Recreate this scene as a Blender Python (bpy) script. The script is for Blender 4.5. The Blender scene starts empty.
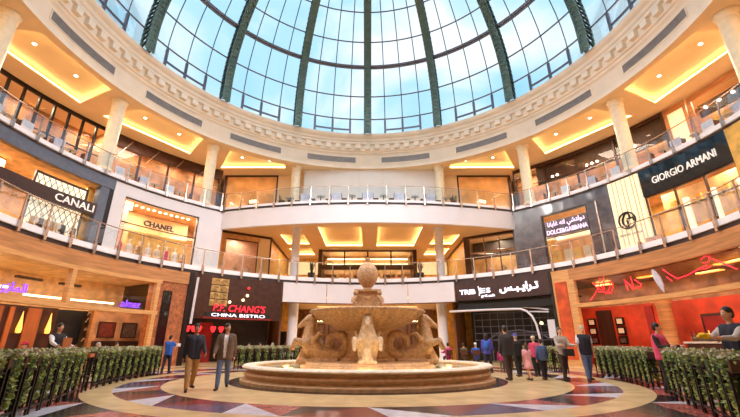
import bpy, math, random
from mathutils import Vector, Matrix, noise
random.seed(7)
PI=math.pi
R=math.radians
S=bpy.context.scene
C=S.collection
sin,cos=math.sin,math.cos

# ---------------------------------------------------------------- helpers
def srgb(c):
    return tuple((x/255/12.92 if x/255<=.04045 else ((x/255+.055)/1.055)**2.4) for x in c)
MATS={}
def mat(name,rgb,rough=.6,metal=0.,amt=.06,scale=3.,bump=0.,emit=None,estr=0.,kind=None,rgb2=None,coat=0.,spec=.5):
    m=bpy.data.materials.new(name);m.use_nodes=True;MATS[name]=m
    nt=m.node_tree;N=nt.nodes;Lk=nt.links
    b=N['Principled BSDF'];b.inputs['Roughness'].default_value=rough;b.inputs['Metallic'].default_value=metal
    b.inputs['Specular IOR Level'].default_value=spec
    if coat: b.inputs['Coat Weight'].default_value=coat;b.inputs['Coat Roughness'].default_value=.08
    tc=N.new('ShaderNodeTexCoord');mp=N.new('ShaderNodeMapping');Lk.new(tc.outputs['Object'],mp.inputs['Vector'])
    if kind=='wood': mp.inputs['Scale'].default_value=(1,1,.15)
    if kind=='woodh': mp.inputs['Scale'].default_value=(.3,.3,4)
    n=N.new('ShaderNodeTexNoise');n.inputs['Scale'].default_value=scale;n.inputs['Detail'].default_value=5
    Lk.new(mp.outputs['Vector'],n.inputs['Vector'])
    cr=N.new('ShaderNodeValToRGB')
    a=srgb(rgb);c2=srgb(rgb2) if rgb2 else tuple(min(1,x*(1+amt*2)) for x in a)
    c1=a if rgb2 else tuple(x*(1-amt*2) for x in a)
    cr.color_ramp.elements[0].position=.35;cr.color_ramp.elements[1].position=.65
    cr.color_ramp.elements[0].color=(*c1,1);cr.color_ramp.elements[1].color=(*c2,1)
    Lk.new(n.outputs['Fac'],cr.inputs['Fac'])
    src=cr.outputs['Color']
    if kind=='brick':
        br=N.new('ShaderNodeTexVoronoi');br.inputs['Scale'].default_value=4;Lk.new(tc.outputs['Object'],br.inputs['Vector'])
        mx=N.new('ShaderNodeMix');mx.data_type='RGBA';mx.blend_type='MULTIPLY';mx.inputs[0].default_value=.5
        Lk.new(src,mx.inputs[6]);Lk.new(br.outputs['Distance'],mx.inputs[7]);src=mx.outputs[2]
    Lk.new(src,b.inputs['Base Color'])
    if bump:
        bp=N.new('ShaderNodeBump');bp.inputs['Strength'].default_value=bump;bp.inputs['Distance'].default_value=.03
        Lk.new(n.outputs['Fac'],bp.inputs['Height']);Lk.new(bp.outputs['Normal'],b.inputs['Normal'])
    if emit:
        b.inputs['Emission Color'].default_value=(*srgb(emit),1);b.inputs['Emission Strength'].default_value=estr
    return m
def glass(name,tint=(1,1,1),refl=.12,rough=.0):
    m=bpy.data.materials.new(name);m.use_nodes=True;nt=m.node_tree;N=nt.nodes
    N.remove(N['Principled BSDF']);o=N['Material Output']
    t=N.new('ShaderNodeBsdfTransparent');t.inputs['Color'].default_value=(*tint,1)
    g=N.new('ShaderNodeBsdfGlossy');g.inputs['Roughness'].default_value=rough
    lw=N.new('ShaderNodeLayerWeight');lw.inputs['Blend'].default_value=.25
    mr=N.new('ShaderNodeMath');mr.operation='MULTIPLY_ADD';mr.inputs[1].default_value=.35;mr.inputs[2].default_value=refl
    nt.links.new(lw.outputs['Fresnel'],mr.inputs[0])
    mx=N.new('ShaderNodeMixShader')
    nt.links.new(mr.outputs[0],mx.inputs[0]);nt.links.new(t.outputs[0],mx.inputs[1]);nt.links.new(g.outputs[0],mx.inputs[2])
    nt.links.new(mx.outputs[0],o.inputs['Surface']);MATS[name]=m
    return m

def P(r,a,z=0.):            # polar point; a in degrees from +y towards +x
    return (r*sin(R(a)),r*cos(R(a)),z)

class G:
    def __init__(s): s.v=[];s.f=[];s.m=[];s.mi=0
    def add(s,v,f):
        n=len(s.v);s.v+=[tuple(p) for p in v];s.f+=[tuple(i+n for i in q) for q in f];s.m+=[s.mi]*len(f);return s
    def box(s,x0,x1,y0,y1,z0,z1):
        v=[(x,y,z) for z in(z0,z1) for y in(y0,y1) for x in(x0,x1)]
        return s.add(v,[(0,2,3,1),(4,5,7,6),(0,1,5,4),(2,6,7,3),(0,4,6,2),(1,3,7,5)])
    def obox(s,c,ax,ay,az):  # centre + half axis vectors
        c=Vector(c);ax=Vector(ax);ay=Vector(ay);az=Vector(az)
        v=[c+ax*i+ay*j+az*k for k in(-1,1) for j in(-1,1) for i in(-1,1)]
        return s.add(v,[(0,2,3,1),(4,5,7,6),(0,1,5,4),(2,6,7,3),(0,4,6,2),(1,3,7,5)])
    def bar(s,p0,p1,w,d=None,up=(0,0,1)):
        p0=Vector(p0);p1=Vector(p1);t=(p1-p0);L=t.length
        if L<1e-6:return s
        t/=L;u=Vector(up)
        if abs(t.dot(u))>.95:u=Vector((0,1,0))
        a=t.cross(u).normalized();b=a.cross(t)
        return s.obox((p0+p1)/2,a*w/2,t*L/2,b*(d or w)/2)
    def arc(s,r0,r1,a0,a1,z0,z1,n=None):
        n=n or max(1,int(abs(a1-a0)/2.5+.5))
        v=[];f=[]
        for i in range(n+1):
            a=a0+(a1-a0)*i/n
            v+=[P(r0,a,z0),P(r1,a,z0),P(r1,a,z1),P(r0,a,z1)]
        for i in range(n):
            k=i*4
            for j in range(4):
                f.append((k+j,k+4+j,k+4+(j+1)%4,k+(j+1)%4))
        f.append((0,1,2,3));f.append(tuple(n*4+j for j in(3,2,1,0)))
        return s.add(v,f)
    def lathe(s,prof,n=48,c=(0,0),a0=0,a1=360,mod=None):
        full=abs(a1-a0)>=360;m=len(prof);k=n if full else n+1;v=[];f=[]
        for i in range(k):
            a=a0+(a1-a0)*i/n
            for j,(r,z) in enumerate(prof):
                rr=r*(mod(a,j) if mod else 1)
                x,y,_=P(rr,a);v.append((x+c[0],y+c[1],z))
        for i in range(n):
            A=i*m;B=((i+1)%k)*m
            for j in range(m-1): f.append((A+j,A+j+1,B+j+1,B+j))
        return s.add(v,f)
    def tube(s,pts,r,n=6,closed=False):
        pts=[Vector(p) for p in pts];rs=r if isinstance(r,(list,tuple)) else [r]*len(pts)
        N=len(pts);v=[];f=[];prev=None
        for i,p in enumerate(pts):
            if closed: t=pts[(i+1)%N]-pts[i-1]
            else: t=pts[min(i+1,N-1)]-pts[max(i-1,0)]
            t.normalize()
            if prev is None:
                u=Vector((0,0,1)) if abs(t.z)<.9 else Vector((1,0,0))
                a=t.cross(u).normalized()
            else:
                a=(prev-t*prev.dot(t)).normalized()
            prev=a;b=t.cross(a)
            for k in range(n):
                q=2*PI*k/n;v.append(p+(a*cos(q)+b*sin(q))*rs[i])
        for i in range(N if closed else N-1):
            A=i*n;B=((i+1)%N)*n
            for k in range(n): f.append((A+k,A+(k+1)%n,B+(k+1)%n,B+k))
        if not closed:
            f.append(tuple(range(n-1,-1,-1)));f.append(tuple((N-1)*n+k for k in range(n)))
        return s.add(v,f)
    def ball(s,c,rx,ry=None,rz=None,nu=10,nv=7,rot=None):
        ry=rx if ry is None else ry;rz=rx if rz is None else rz;c=Vector(c);v=[];f=[]
        def T(p):
            p=Vector(p)
            if rot is not None:p=rot@p
            return c+p
        v.append(T((0,0,-rz)))
        for j in range(1,nv):
            t=-PI/2+PI*j/nv
            for i in range(nu):
                q=2*PI*i/nu;v.append(T((rx*cos(t)*cos(q),ry*cos(t)*sin(q),rz*sin(t))))
        v.append(T((0,0,rz)));top=len(v)-1
        for i in range(nu): f.append((0,1+(i+1)%nu,1+i));f.append((top,top-nu+i,top-nu+(i+1)%nu))
        for j in range(nv-2):
            for i in range(nu):
                a=1+j*nu+i;b=1+j*nu+(i+1)%nu;f.append((a,b,b+nu,a+nu))
        return s.add(v,f)
    def cap(s,p0,p1,r0,r1=None,n=10):     # tapered capsule
        r1=r0 if r1 is None else r1;p0=Vector(p0);p1=Vector(p1);t=p1-p0;L=t.length
        if L<1e-5: return s.ball(p0,r0)
        t/=L;pts=[];rs=[]
        for q in(-80,-50,-25,0):pts.append(p0+t*r0*sin(R(q)));rs.append(r0*cos(R(q)))
        for q in(0,25,50,80):pts.append(p1+t*r1*sin(R(q)));rs.append(r1*cos(R(q)))
        return s.tube(pts,rs,n)
    def prism(s,poly,z0,z1):
        n=len(poly);v=[(x,y,z0) for x,y in poly]+[(x,y,z1) for x,y in poly]
        f=[tuple(range(n-1,-1,-1)),tuple(range(n,2*n))]+[(i,(i+1)%n,n+(i+1)%n,n+i) for i in range(n)]
        return s.add(v,f)
    def mesh(s,name,mats,off=(0,0,0),smooth=False):
        me=bpy.data.meshes.new(name);ox,oy,oz=off
        me.from_pydata([(x-ox,y-oy,z-oz) for x,y,z in s.v],[],s.f);me.update()
        for m in (mats if isinstance(mats,(list,tuple)) else [mats]): me.materials.append(m if not isinstance(m,str) else MATS[m])
        if any(s.m): me.polygons.foreach_set('material_index',s.m)
        if smooth:
            me.polygons.foreach_set('use_smooth',[True]*len(me.polygons))
            if smooth!='all':
                me.set_sharp_from_angle(angle=R(40))
        return me

def wloc(o):
    x=Vector((0,0,0))
    while o: x+=o.location;o=o.parent
    return x
def part(name,g,m,parent=None,smooth=False,label=None,rel=False):
    """one mesh object; geometry in world coordinates unless rel"""
    off=(0,0,0) if (rel or parent is None) else tuple(wloc(parent))
    o=bpy.data.objects.new(name,g.mesh(name,m,off,smooth));C.objects.link(o)
    if parent: o.parent=parent
    if label:o['label']=label
    return o
def inst(o,loc,rz=0.,parent=None,rot=None):
    c=o.copy();C.objects.link(c);c.parent=parent;c.location=loc
    c.rotation_euler=rot if rot else (0,0,rz);return c
def tag(o,label,cat,group=None):
    o['label']=label;o['category']=cat
    if group:o['group']=group
    return o
def thing(name,label,cat,loc=(0,0,0),rz=0,group=None):
    o=bpy.data.objects.new(name,None);C.objects.link(o);o.location=loc;o.rotation_euler=(0,0,rz);o.empty_display_size=.1
    return tag(o,label,cat,group)
def struct(name,g,m,smooth=False,parent=None):
    o=part(name,g,m,parent,smooth)
    if parent is None:o['kind']='structure'
    return o
def copytree(o,parent=None):
    c=o.copy();C.objects.link(c);c.parent=parent
    for ch in list(o.children): copytree(ch,c)
    return c
ORDW='first second third fourth fifth sixth seventh eighth ninth tenth eleventh twelfth thirteenth fourteenth fifteenth sixteenth seventeenth eighteenth nineteenth twentieth twenty-first twenty-second twenty-third twenty-fourth twenty-fifth'.split()
def nth(i,n):
    if i==0:return 'leftmost'
    if i==n-1:return 'rightmost'
    return ORDW[i]+' from left'

def text_geo(s,h,width=None,depth=.05,bold=0.,shear=0.):
    c=bpy.data.curves.new('t','FONT');c.body=s;c.extrude=depth/2;c.offset=bold;c.shear=shear;c.resolution_u=3
    o=bpy.data.objects.new('t',c);C.objects.link(o)
    me=bpy.data.meshes.new_from_object(o)
    vs=[tuple(v.co) for v in me.vertices];fs=[tuple(p.vertices) for p in me.polygons]
    bpy.data.objects.remove(o);bpy.data.curves.remove(c);bpy.data.meshes.remove(me)
    x0=min(v[0] for v in vs);x1=max(v[0] for v in vs);y0=min(v[1] for v in vs);y1=max(v[1] for v in vs)
    k=h/(y1-y0);kx=k if width is None else width/(x1-x0)
    return [((x-(x0+x1)/2)*kx,(y-y0)*k,z) for x,y,z in vs],fs
def wall_text(g,s,a,z,h,r,width=None,depth=.05,bold=0.,shear=0.):
    """letters bent along the inside of the cylinder of radius r, centred at angle a"""
    vs,fs=text_geo(s,h,width,depth,bold,shear)
    g.add([P(r-zz-depth/2,a+math.degrees(x/r),z+y) for x,y,zz in vs],fs)

# ---------------------------------------------------------------- materials
mat('marble_beige',(222,188,140),.22,amt=.07,scale=1.6)
mat('marble_dark',(46,34,36),.22,amt=.2,scale=4)
mat('marble_white',(212,206,220),.22,amt=.06,scale=4)
mat('marble_red',(128,52,54),.22,amt=.15,scale=4)
mat('marble_black',(38,30,40),.22,amt=.2,scale=4)
mat('marble_slate',(104,84,112),.22,amt=.12,scale=4)
mat('marble_rose',(176,92,84),.22,amt=.12,scale=4)
mat('white_paint',(232,226,232),.5,amt=.01,scale=1)
mat('kerb_white',(250,246,252),.45,amt=.02)
mat('panel_white',(234,222,214),.5,amt=.01,scale=1)
mat('cream_paint',(236,216,186),.6,amt=.02,scale=1)
mat('cornice_paint',(244,228,208),.6,amt=.02,scale=1)
mat('ceiling_paint',(234,206,166),.7,amt=.02,scale=.6)
mat('tray_paint',(240,214,168),.7,amt=.02,scale=.6)
mat('led_warm',(255,225,150),.5,emit=(255,225,170),estr=6.2)
mat('led_white',(255,240,215),.5,emit=(255,225,170),estr=2.5)
mat('spot_white',(255,240,215),.5,emit=(255,236,205),estr=14)
mat('column_paint',(240,222,190),.45,amt=.03)
mat('column_white',(236,232,240),.45,amt=.02)
mat('vent_metal',(160,150,146),.5,metal=.3,amt=.05)
mat('vent_dark',(104,94,92),.6,amt=.05)
mat('rib_green',(104,124,114),.45,metal=.2,amt=.08,scale=2)
mat('rib_dark',(58,74,72),.45,metal=.3,amt=.06)
mat('mullion',(112,108,120),.4,metal=.5,amt=.04)
mat('slab_dark',(58,44,46),.5,amt=.08)
mat('slab_grey',(98,104,122),.5,amt=.05)
mat('steel',(196,178,168),.25,metal=.9,amt=.05)
mat('bronze_wood',(128,84,58),.45,amt=.15,kind='wood')
mat('honey_wood',(196,134,84),.4,amt=.1,scale=2.5,kind='woodh')
mat('honey_frame',(222,164,104),.4,amt=.08,scale=4,kind='woodh')
mat('dark_wood',(62,32,22),.4,amt=.2,scale=3,kind='wood')
mat('orange_wood',(168,92,46),.45,amt=.12,scale=3,kind='wood')
mat('orange_stone',(196,112,64),.6,amt=.15,scale=6,bump=.6,kind='brick')
mat('black_frame',(34,26,28),.35,metal=.3,amt=.1)
mat('brown_frame',(74,44,34),.35,metal=.3,amt=.1)
mat('near_black',(22,16,16),.5,amt=.2)
mat('interior_dark',(40,26,22),.6,amt=.2)
mat('interior_tan',(222,176,120),.6,amt=.1,scale=2)
mat('interior_orange',(196,140,98),.55,amt=.18,scale=1.2)
mat('interior_gold',(226,176,84),.5,amt=.12,scale=2)
mat('interior_pink',(216,170,150),.5,amt=.08,scale=2)
mat('bronze_panel',(226,178,124),.3,metal=.3,amt=.1,scale=.7,coat=.3)
mat('red_wall',(196,58,24),.5,amt=.12,scale=1.5)
mat('deep_red',(150,24,18),.5,amt=.12,scale=1.5)
mat('poster_orange',(214,84,34),.5,amt=.15,scale=1.5)
mat('grey_stone',(78,68,76),.25,amt=.2,scale=1.5,coat=.3)
mat('black_gloss',(20,18,24),.06,amt=.2,coat=.6)
mat('sign_brown',(66,42,40),.35,amt=.08)
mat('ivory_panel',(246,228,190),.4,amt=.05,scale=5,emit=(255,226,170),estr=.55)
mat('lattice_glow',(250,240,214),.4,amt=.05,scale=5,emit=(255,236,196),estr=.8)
mat('sign_letter',(250,240,232),.4,emit=(255,240,230),estr=.35)
mat('neon_white',(255,250,255),.4,emit=(245,240,255),estr=1.1)
mat('neon_pink',(250,220,245),.4,emit=(240,200,245),estr=.8)
mat('neon_red',(220,40,60),.4,emit=(255,38,56),estr=1.3)
mat('neon_purple',(140,80,250),.4,emit=(120,60,255),estr=1.5)
mat('black_letter',(26,22,26),.3,amt=.05)
mat('travertine',(178,138,100),.55,amt=.13,scale=9,bump=.6)
mat('travertine_pale',(208,180,150),.45,amt=.1,scale=9,bump=.3)
mat('travertine_gold',(204,162,122),.5,amt=.08,scale=5,bump=.4)
mat('coping_stone',(236,218,200),.4,amt=.05,scale=5)
mat('basin_tile',(196,178,140),.3,amt=.1,scale=3)
mat('leaf',(98,122,56),.5,amt=.35,scale=9,rgb2=(176,186,104))
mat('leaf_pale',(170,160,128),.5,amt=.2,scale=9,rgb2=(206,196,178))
mat('leaf_dark',(40,70,36),.5,amt=.3,scale=6)
mat('planter_metal',(26,20,20),.4,metal=.4,amt=.1)
mat('soil_box',(70,42,30),.6,amt=.15)
mat('pot_dark',(48,52,62),.4,amt=.1)
mat('skin',(206,152,120),.55,amt=.04)
mat('skin_dark',(150,98,70),.55,amt=.04)
mat('hair_black',(26,18,18),.5,amt=.15);mat('hair_brown',(70,44,28),.5,amt=.15);mat('hair_grey',(170,158,150),.5,amt=.1)
mat('eye_white',(235,230,225),.3);mat('lip',(164,84,76),.5)
for n,c in dict(navy=(34,32,48),khaki=(168,122,70),jeans=(92,106,140),brown_jacket=(98,74,60),white_shirt=(232,222,224),
    blue=(40,90,180),purple_blue=(66,70,170),magenta=(190,40,120),pink=(238,170,180),denim=(70,88,130),charcoal=(48,42,44),
    grey_top=(176,160,152),white_navy=(214,214,226),black=(24,20,24),rose_pink=(214,72,110),sleeve_grey=(190,176,172),
    red=(190,30,50),cream_cloth=(226,206,176),dark_brown=(62,42,36),olive=(88,82,62),yellow=(236,196,40),shoe=(58,36,28),shoe_black=(24,20,22)).items():
    mat('cloth_'+n,c,.8,amt=.06,scale=14,bump=.1)
mat('mannequin',(236,214,190),.4);mat('mannequin_dark',(90,60,48),.5)
mat('chair_wood',(80,42,26),.4,amt=.12,scale=5,kind='wood')
mat('table_top',(206,196,190),.35,amt=.05)
mat('lamp_glass',(255,200,110),.3,emit=(255,160,70),estr=1.6)
mat('lamp_red',(255,60,50),.3,emit=(255,40,50),estr=1.6)
mat('lamp_cream',(255,236,200),.3,emit=(255,220,160),estr=3.5)
mat('carving',(190,150,90),.5,amt=.2,scale=5,bump=.6)
mat('art_red',(120,44,24),.5,amt=.2,scale=5);mat('art_brown',(104,60,40),.5,amt=.2,scale=5);mat('art_grey',(96,72,64),.5,amt=.2,scale=5)
glass('shop_glass',(.97,.96,.95),.05)
glass('rail_glass',(.93,.96,.98),.05)
glass('dome_glass',(.97,.99,1.0),.0)
# water
m=mat('water',(150,150,110),.04,amt=.1,scale=3,bump=.35,spec=.8);m.node_tree.nodes['Principled BSDF'].inputs['Transmission Weight'].default_value=.55
mat('water_stream',(235,225,210),.1,amt=.02,spec=.8).node_tree.nodes['Principled BSDF'].inputs['Transmission Weight'].default_value=.7

# ---------------------------------------------------------------- world: partly cloudy sky
W=bpy.data.worlds.new('sky');S.world=W;W.use_nodes=True
nt=W.node_tree;N=nt.nodes;bg=N['Background']
tc=N.new('ShaderNodeTexCoord');mp=N.new('ShaderNodeMapping');mp.inputs['Scale'].default_value=(1,1,1.6);mp.inputs['Location'].default_value=(.35,.2,.1)
nz=N.new('ShaderNodeTexNoise');nz.inputs['Scale'].default_value=2.4;nz.inputs['Detail'].default_value=7;nz.inputs['Roughness'].default_value=.5
nz.inputs['Distortion'].default_value=.4
cr=N.new('ShaderNodeValToRGB');e=cr.color_ramp.elements
e[0].position=.40;e[0].color=(*srgb((142,203,238)),1);e[1].position=.62;e[1].color=(*srgb((236,244,250)),1)
x=cr.color_ramp.elements.new(.52);x.color=(*srgb((176,220,243)),1)
nt.links.new(tc.outputs['Generated'],mp.inputs['Vector']);nt.links.new(mp.outputs['Vector'],nz.inputs['Vector'])
nt.links.new(nz.outputs['Fac'],cr.inputs['Fac']);nt.links.new(cr.outputs['Color'],bg.inputs['Color'])
bg.inputs['Strength'].default_value=1.0

# ---------------------------------------------------------------- floor with its inlaid rings
def build_floor():
    g=G()
    def ring(r0,r1,mi,step=2.8125):
        n=int(round(360/step));g.mi=mi
        v=[];f=[]
        for i in range(n):v+=[P(r0,i*step),P(r1,i*step)]
        for i in range(n):
            j=(i+1)%n;f.append((2*i,2*i+1,2*j+1,2*j))
        g.add(v,f)
    def fan(r,mi):
        g.mi=mi;n=128;g.add([P(r,i*2.8125) for i in range(n)],[tuple(range(n-1,-1,-1))])
    fan(5.42,1);ring(5.42,7.53,0)
    def band(r0,r1,N_,cols,ph):
        # triangles between the two rims, arcs sampled on the common grid
        st=128//N_;gr=2.8125
        def arcpts(r,i0,i1): return [P(r,(i+ph)*gr) for i in range(i0,i1+1)]
        for k in range(N_):
            a=k*st
            # split outer arc into three bases with apex at the inner point a, and inner arc into two with apexes on the outer rim
            o0=a-st//2;o1=a-st//8;o2=a+st//2
            def poly(pts,mi):
                g.mi=mi;g.add(pts,[tuple(range(len(pts)))])
            c=cols[k%len(cols)]
            poly([P(r0,(a+ph)*gr)]+arcpts(r1,o0,o1),c[0])
            poly([P(r0,(a+ph)*gr)]+arcpts(r1,o1,o2),c[1])
            poly([P(r1,(o2+ph)*gr)]+arcpts(r0,a,a+st//2)[::-1],c[2])
            poly([P(r1,(o2+ph)*gr)]+arcpts(r0,a+st//2,a+st)[::-1],c[3])
    band(7.53,8.83,16,[(2,3,4,6),(2,5,3,4)],0)
    ring(8.83,9.62,0)
    band(9.62,11.25,16,[(2,6,4,3),(2,5,6,4)],0)
    ring(11.25,13.2,0);ring(13.2,13.6,3);ring(13.6,36,0)
    o=struct('floor',g,['marble_beige','marble_dark','marble_white','marble_red','marble_black','marble_slate','marble_rose'])
    # sub floor thickness
build_floor()

# ---------------------------------------------------------------- outer envelope
g=G();g.lathe([(34,-.02),(34,21.2)],72);struct('wall_outer',g,'cream_paint')
g=G();g.lathe([(17.15,21.16),(34,21.2)],96);struct('ceiling_outer',g,'cream_paint')

# ---------------------------------------------------------------- cornice of the dome
prof=[(17.7,17.8),(17.7,18.2),(17.66,18.25),(17.66,19.2),(17.62,19.28),(17.5,19.36),(17.46,19.5),(17.34,19.56),(17.32,20.18),(17.08,20.22),(17.06,20.42),(16.96,20.5),(16.92,20.72),(16.72,20.82),(16.66,20.95),(16.62,21.08),(16.66,21.16),(17.15,21.18)]
g=G();g.lathe(prof,160);cor=struct('trim_1',g,'cornice_paint',smooth='auto')
g=G()
for i in range(110):
    a=i*360/110
    t=Vector((cos(R(a)),-sin(R(a)),0));n=Vector((sin(R(a)),cos(R(a)),0))
    g.obox(Vector(P(17.2,a,19.93)),t*.25,n*.18,Vector((0,0,.22)))
part('dentil_molding',g,'cornice_paint',cor)
for k,a in enumerate([-83.7,-59.7,-35.7,-11.7,12.3,36.3,60.3,84.3]):
    t=thing('air_vent','long grey slatted air vent in the cream dome cornice, %s of eight'%nth(k,8),'vent',P(17.6,a,18.4),0,'air vents in the dome cornice')
    fr=G();fr.arc(17.6,17.66,a-7.8,a+7.8,18.32,18.38);fr.arc(17.6,17.66,a-7.8,a+7.8,18.98,19.04);fr.arc(17.6,17.66,a-8,a-7.8,18.32,19.04);fr.arc(17.6,17.66,a+7.8,a+8,18.32,19.04)
    part('frame',fr,'cornice_paint',t)
    b=G();b.arc(17.64,17.66,a-7.8,a+7.8,18.38,18.98);part('backing',b,'vent_dark',t)
    s=G()
    for j in range(7):s.arc(17.59,17.635,a-7.8,a+7.8,18.40+j*.082,18.45+j*.082)
    part('slats',s,'vent_metal',t)

# ---------------------------------------------------------------- glass dome
ZB=21.15
def dome_r(z): 
    if z<=22.2:return 16.85
    q=(z-22.2)/15.2
    return 16.85*math.sqrt(max(0,1-q*q))
ringz=[22.86,25.34,28.11,30.3,32.4,34.2,35.6,36.6]
dome=thing('window_1','','',(0,0,0));del dome['label'];del dome['category'];dome['kind']='structure'
zs=[20.95,21.7,22.2]+[22.2+15.2*sin(R(q)) for q in range(5,90,5)]
ribang=[0]+[s*k*24.15 for k in range(1,7) for s in(-1,1)]+[180]
def ribmesh():
    g=G();pts=[(dome_r(z)-.04,z) for z in zs if z<36.9]
    # resample finely
    fine=[]
    for i in range(len(pts)-1):
        n=max(1,int(math.hypot(pts[i+1][0]-pts[i][0],pts[i+1][1]-pts[i][1])/.42))
        for k in range(n):
            q=k/n;fine.append((pts[i][0]*(1-q)+pts[i+1][0]*q,pts[i][1]*(1-q)+pts[i+1][1]*q))
    fine.append(pts[-1])
    w=.34;dp=.62
    inner=[]
    for i,(r,z) in enumerate(fine):
        a=fine[max(i-1,0)];b=fine[min(i+1,len(fine)-1)]
        tx,tz=b[0]-a[0],b[1]-a[1];L=math.hypot(tx,tz);nx,nz=-tz/L,tx/L   # inward normal
        if nx>0:nx,nz=-nx,-nz
        inner.append((r+nx*dp,z+nz*dp))
    def sw(path,x0,x1,th):
        v=[];f=[]
        for i,(r,z) in enumerate(path):
            a=path[max(i-1,0)];b=path[min(i+1,len(path)-1)]
            tx,tz=b[0]-a[0],b[1]-a[1];L=math.hypot(tx,tz);nx,nz=tz/L*th/2,-tx/L*th/2
            v+=[(x0,r-nx,z-nz),(x1,r-nx,z-nz),(x1,r+nx,z+nz),(x0,r+nx,z+nz)]
        for i in range(len(path)-1):
            for j in range(4):f.append((i*4+j,i*4+(j+1)%4,i*4+4+(j+1)%4,i*4+4+j))
        f+= [(3,2,1,0),tuple(len(v)-4+j for j in range(4))]
        g.add(v,f)
    for p in(fine,inner):
        sw(p,-w,-w+.12,.12);sw(p,w-.12,w,.12)
    sw([(a[0]-.0,a[1]) for a in inner],-w+.1,w-.1,.04)
    g.mi=1
    for i in range(len(fine)-1):
        o0=fine[i];o1=fine[i+1];n0=inner[i];n1=inner[i+1]
        for sx in(-w+.03,w-.03):
            g.bar((sx,o0[0],o0[1]),(sx,n1[0],n1[1]),.05,.13,up=(1,0,0))
        # slats across the underside: paired chevrons
        m=((n0[0]+n1[0])/2,(n0[1]+n1[1])/2)
        g.mi=0
        g.bar((-w,n0[0],n0[1]),(0,m[0],m[1]),.06,.16,up=(0,1,1));g.bar((w,n0[0],n0[1]),(0,m[0],m[1]),.06,.16,up=(0,1,1))
        g.bar((-w,o0[0],o0[1]),(w,o0[0],o0[1]),.2,.05);g.mi=1
    return g
rm=part('rib',ribmesh(),['rib_green','rib_dark'],dome)
for a in ribang[1:]: inst(rm,(0,0,0),-R(a),dome)
for i,z in enumerate(ringz):
    r=dome_r(z);g=G();th=.065 if i!=2 else .17
    g.tube([P(r-(.05 if i!=2 else .15),a*3,z) for a in range(120)],th,6,closed=True)
    if i==2: g.tube([P(r-.5,a*3,z-.05) for a in range(120)],.07,6,closed=True)
    part('ring_beam',g,'mullion',dome)
# mullions: three in every bay
g=G();path=[(dome_r(z),z) for z in zs if z<36.5]
mm=G();mm.tube([(0,r-.02,z) for r,z in path],.045,4)
angs=sorted([((a+360)%360) for a in ribang])
mo=None
for i,a in enumerate(angs):
    b=angs[(i+1)%len(angs)];b=b+360 if b<a else b
    for k in(1,2,3):
        q=a+(b-a)*k/4
        if mo is None: mo=part('mullion',mm,'mullion',dome,rel=True);mo.rotation_euler=(0,0,-R(q))
        else: inst(mo,(0,0,0),-R(q),dome)
    g=G();q0=a+(b-a)*.25;q2=a+(b-a)*.75;q1=(a+b)/2;r=16.8
    for q in(q0,q1,q2): g.arc(r-.08,r+.04,q-.35,q+.35,ZB,22.7,1)
    g.arc(r-.06,r+.04,q0,q2,21.55,21.7)
    part('hatch_frame',g,'mullion',dome)
g=G();g.lathe([(dome_r(z)+.03,z) for z in zs]+[(.05,37.38)],84);part('glass_pane',g,'dome_glass',dome,smooth='all')

# ---------------------------------------------------------------- upper ceiling with lit trays
CZ=17.8
COLA=[-166,-142,-118,-94,-70,-46,-22,22,46,70,94,118,142,166,194]
trays=[]
def ceiling_sector(g,a0,a1,quad,z,rin,rout,n=8):
    """flat ceiling between two rings with a four-sided hole; quad= inner left, inner right, outer right, outer left (x,y)"""
    if quad is None:
        g.mi=0;v=[];f=[]
        for i in range(n+1):
            a=a0+(a1-a0)*i/n;v+=[P(rin,a,z),P(rout,a,z)]
        for i in range(n): f.append((2*i,2*i+1,2*i+3,2*i+2))
        g.add(v,f);return
    A,B,Cc,Dd=[Vector((p[0],p[1],z)) for p in quad]
    inn=[Vector(P(rin,a0+(a1-a0)*i/n,z)) for i in range(n+1)];out=[Vector(P(rout,a0+(a1-a0)*i/n,z)) for i in range(n+1)]
    v=[];f=[]
    def strip(p,q):
        k=len(v)
        for a,b in zip(p,q): v.append(a);v.append(b)
        for i in range(len(p)-1): f.append((k+2*i,k+2*i+1,k+2*i+3,k+2*i+2))
    strip(inn,[A.lerp(B,i/n) for i in range(n+1)])
    strip([Dd.lerp(Cc,i/n) for i in range(n+1)],out)
    v+= [inn[0],A,Dd,out[0]];k=len(v)-4;f.append((k,k+1,k+2,k+3))
    v+= [inn[-1],B,Cc,out[-1]];k=len(v)-4;f.append((k,k+3,k+2,k+1))
    g.add(v,f)
def tray(quad,z,h=.45,parent=None):
    """recess above a hole in the ceiling with an LED strip hidden along its foot"""
    g=G();q=[Vector((p[0],p[1],z)) for p in quad];c=sum(q,Vector())/4
    n=4
    off=[p+(p-c).normalized()*.28 for p in q]   # widened pocket above a lip
    up=Vector((0,0,h));lip=Vector((0,0,.1))
    v=q+[p+lip for p in q]+[p+lip for p in off]+[p+up for p in off]
    f=[]
    for i in range(4):
        j=(i+1)%4
        f+=[(i,j,4+j,4+i),(4+i,4+j,8+j,8+i),(8+i,8+j,12+j,12+i)]
    f.append((12,13,14,15))
    g.add(v,f)
    t=part('ceiling_tray',g,'tray_paint',parent)
    s=G()
    for i in range(4):
        j=(i+1)%4;a=(q[i]+off[i])/2+Vector((0,0,.14));b=(q[j]+off[j])/2+Vector((0,0,.14))
        s.bar(a,b,.12,.08)
    part('led_strip',s,'led_warm',t,label='glowing warm strip')
    return t
g=G();cq=[]
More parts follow.
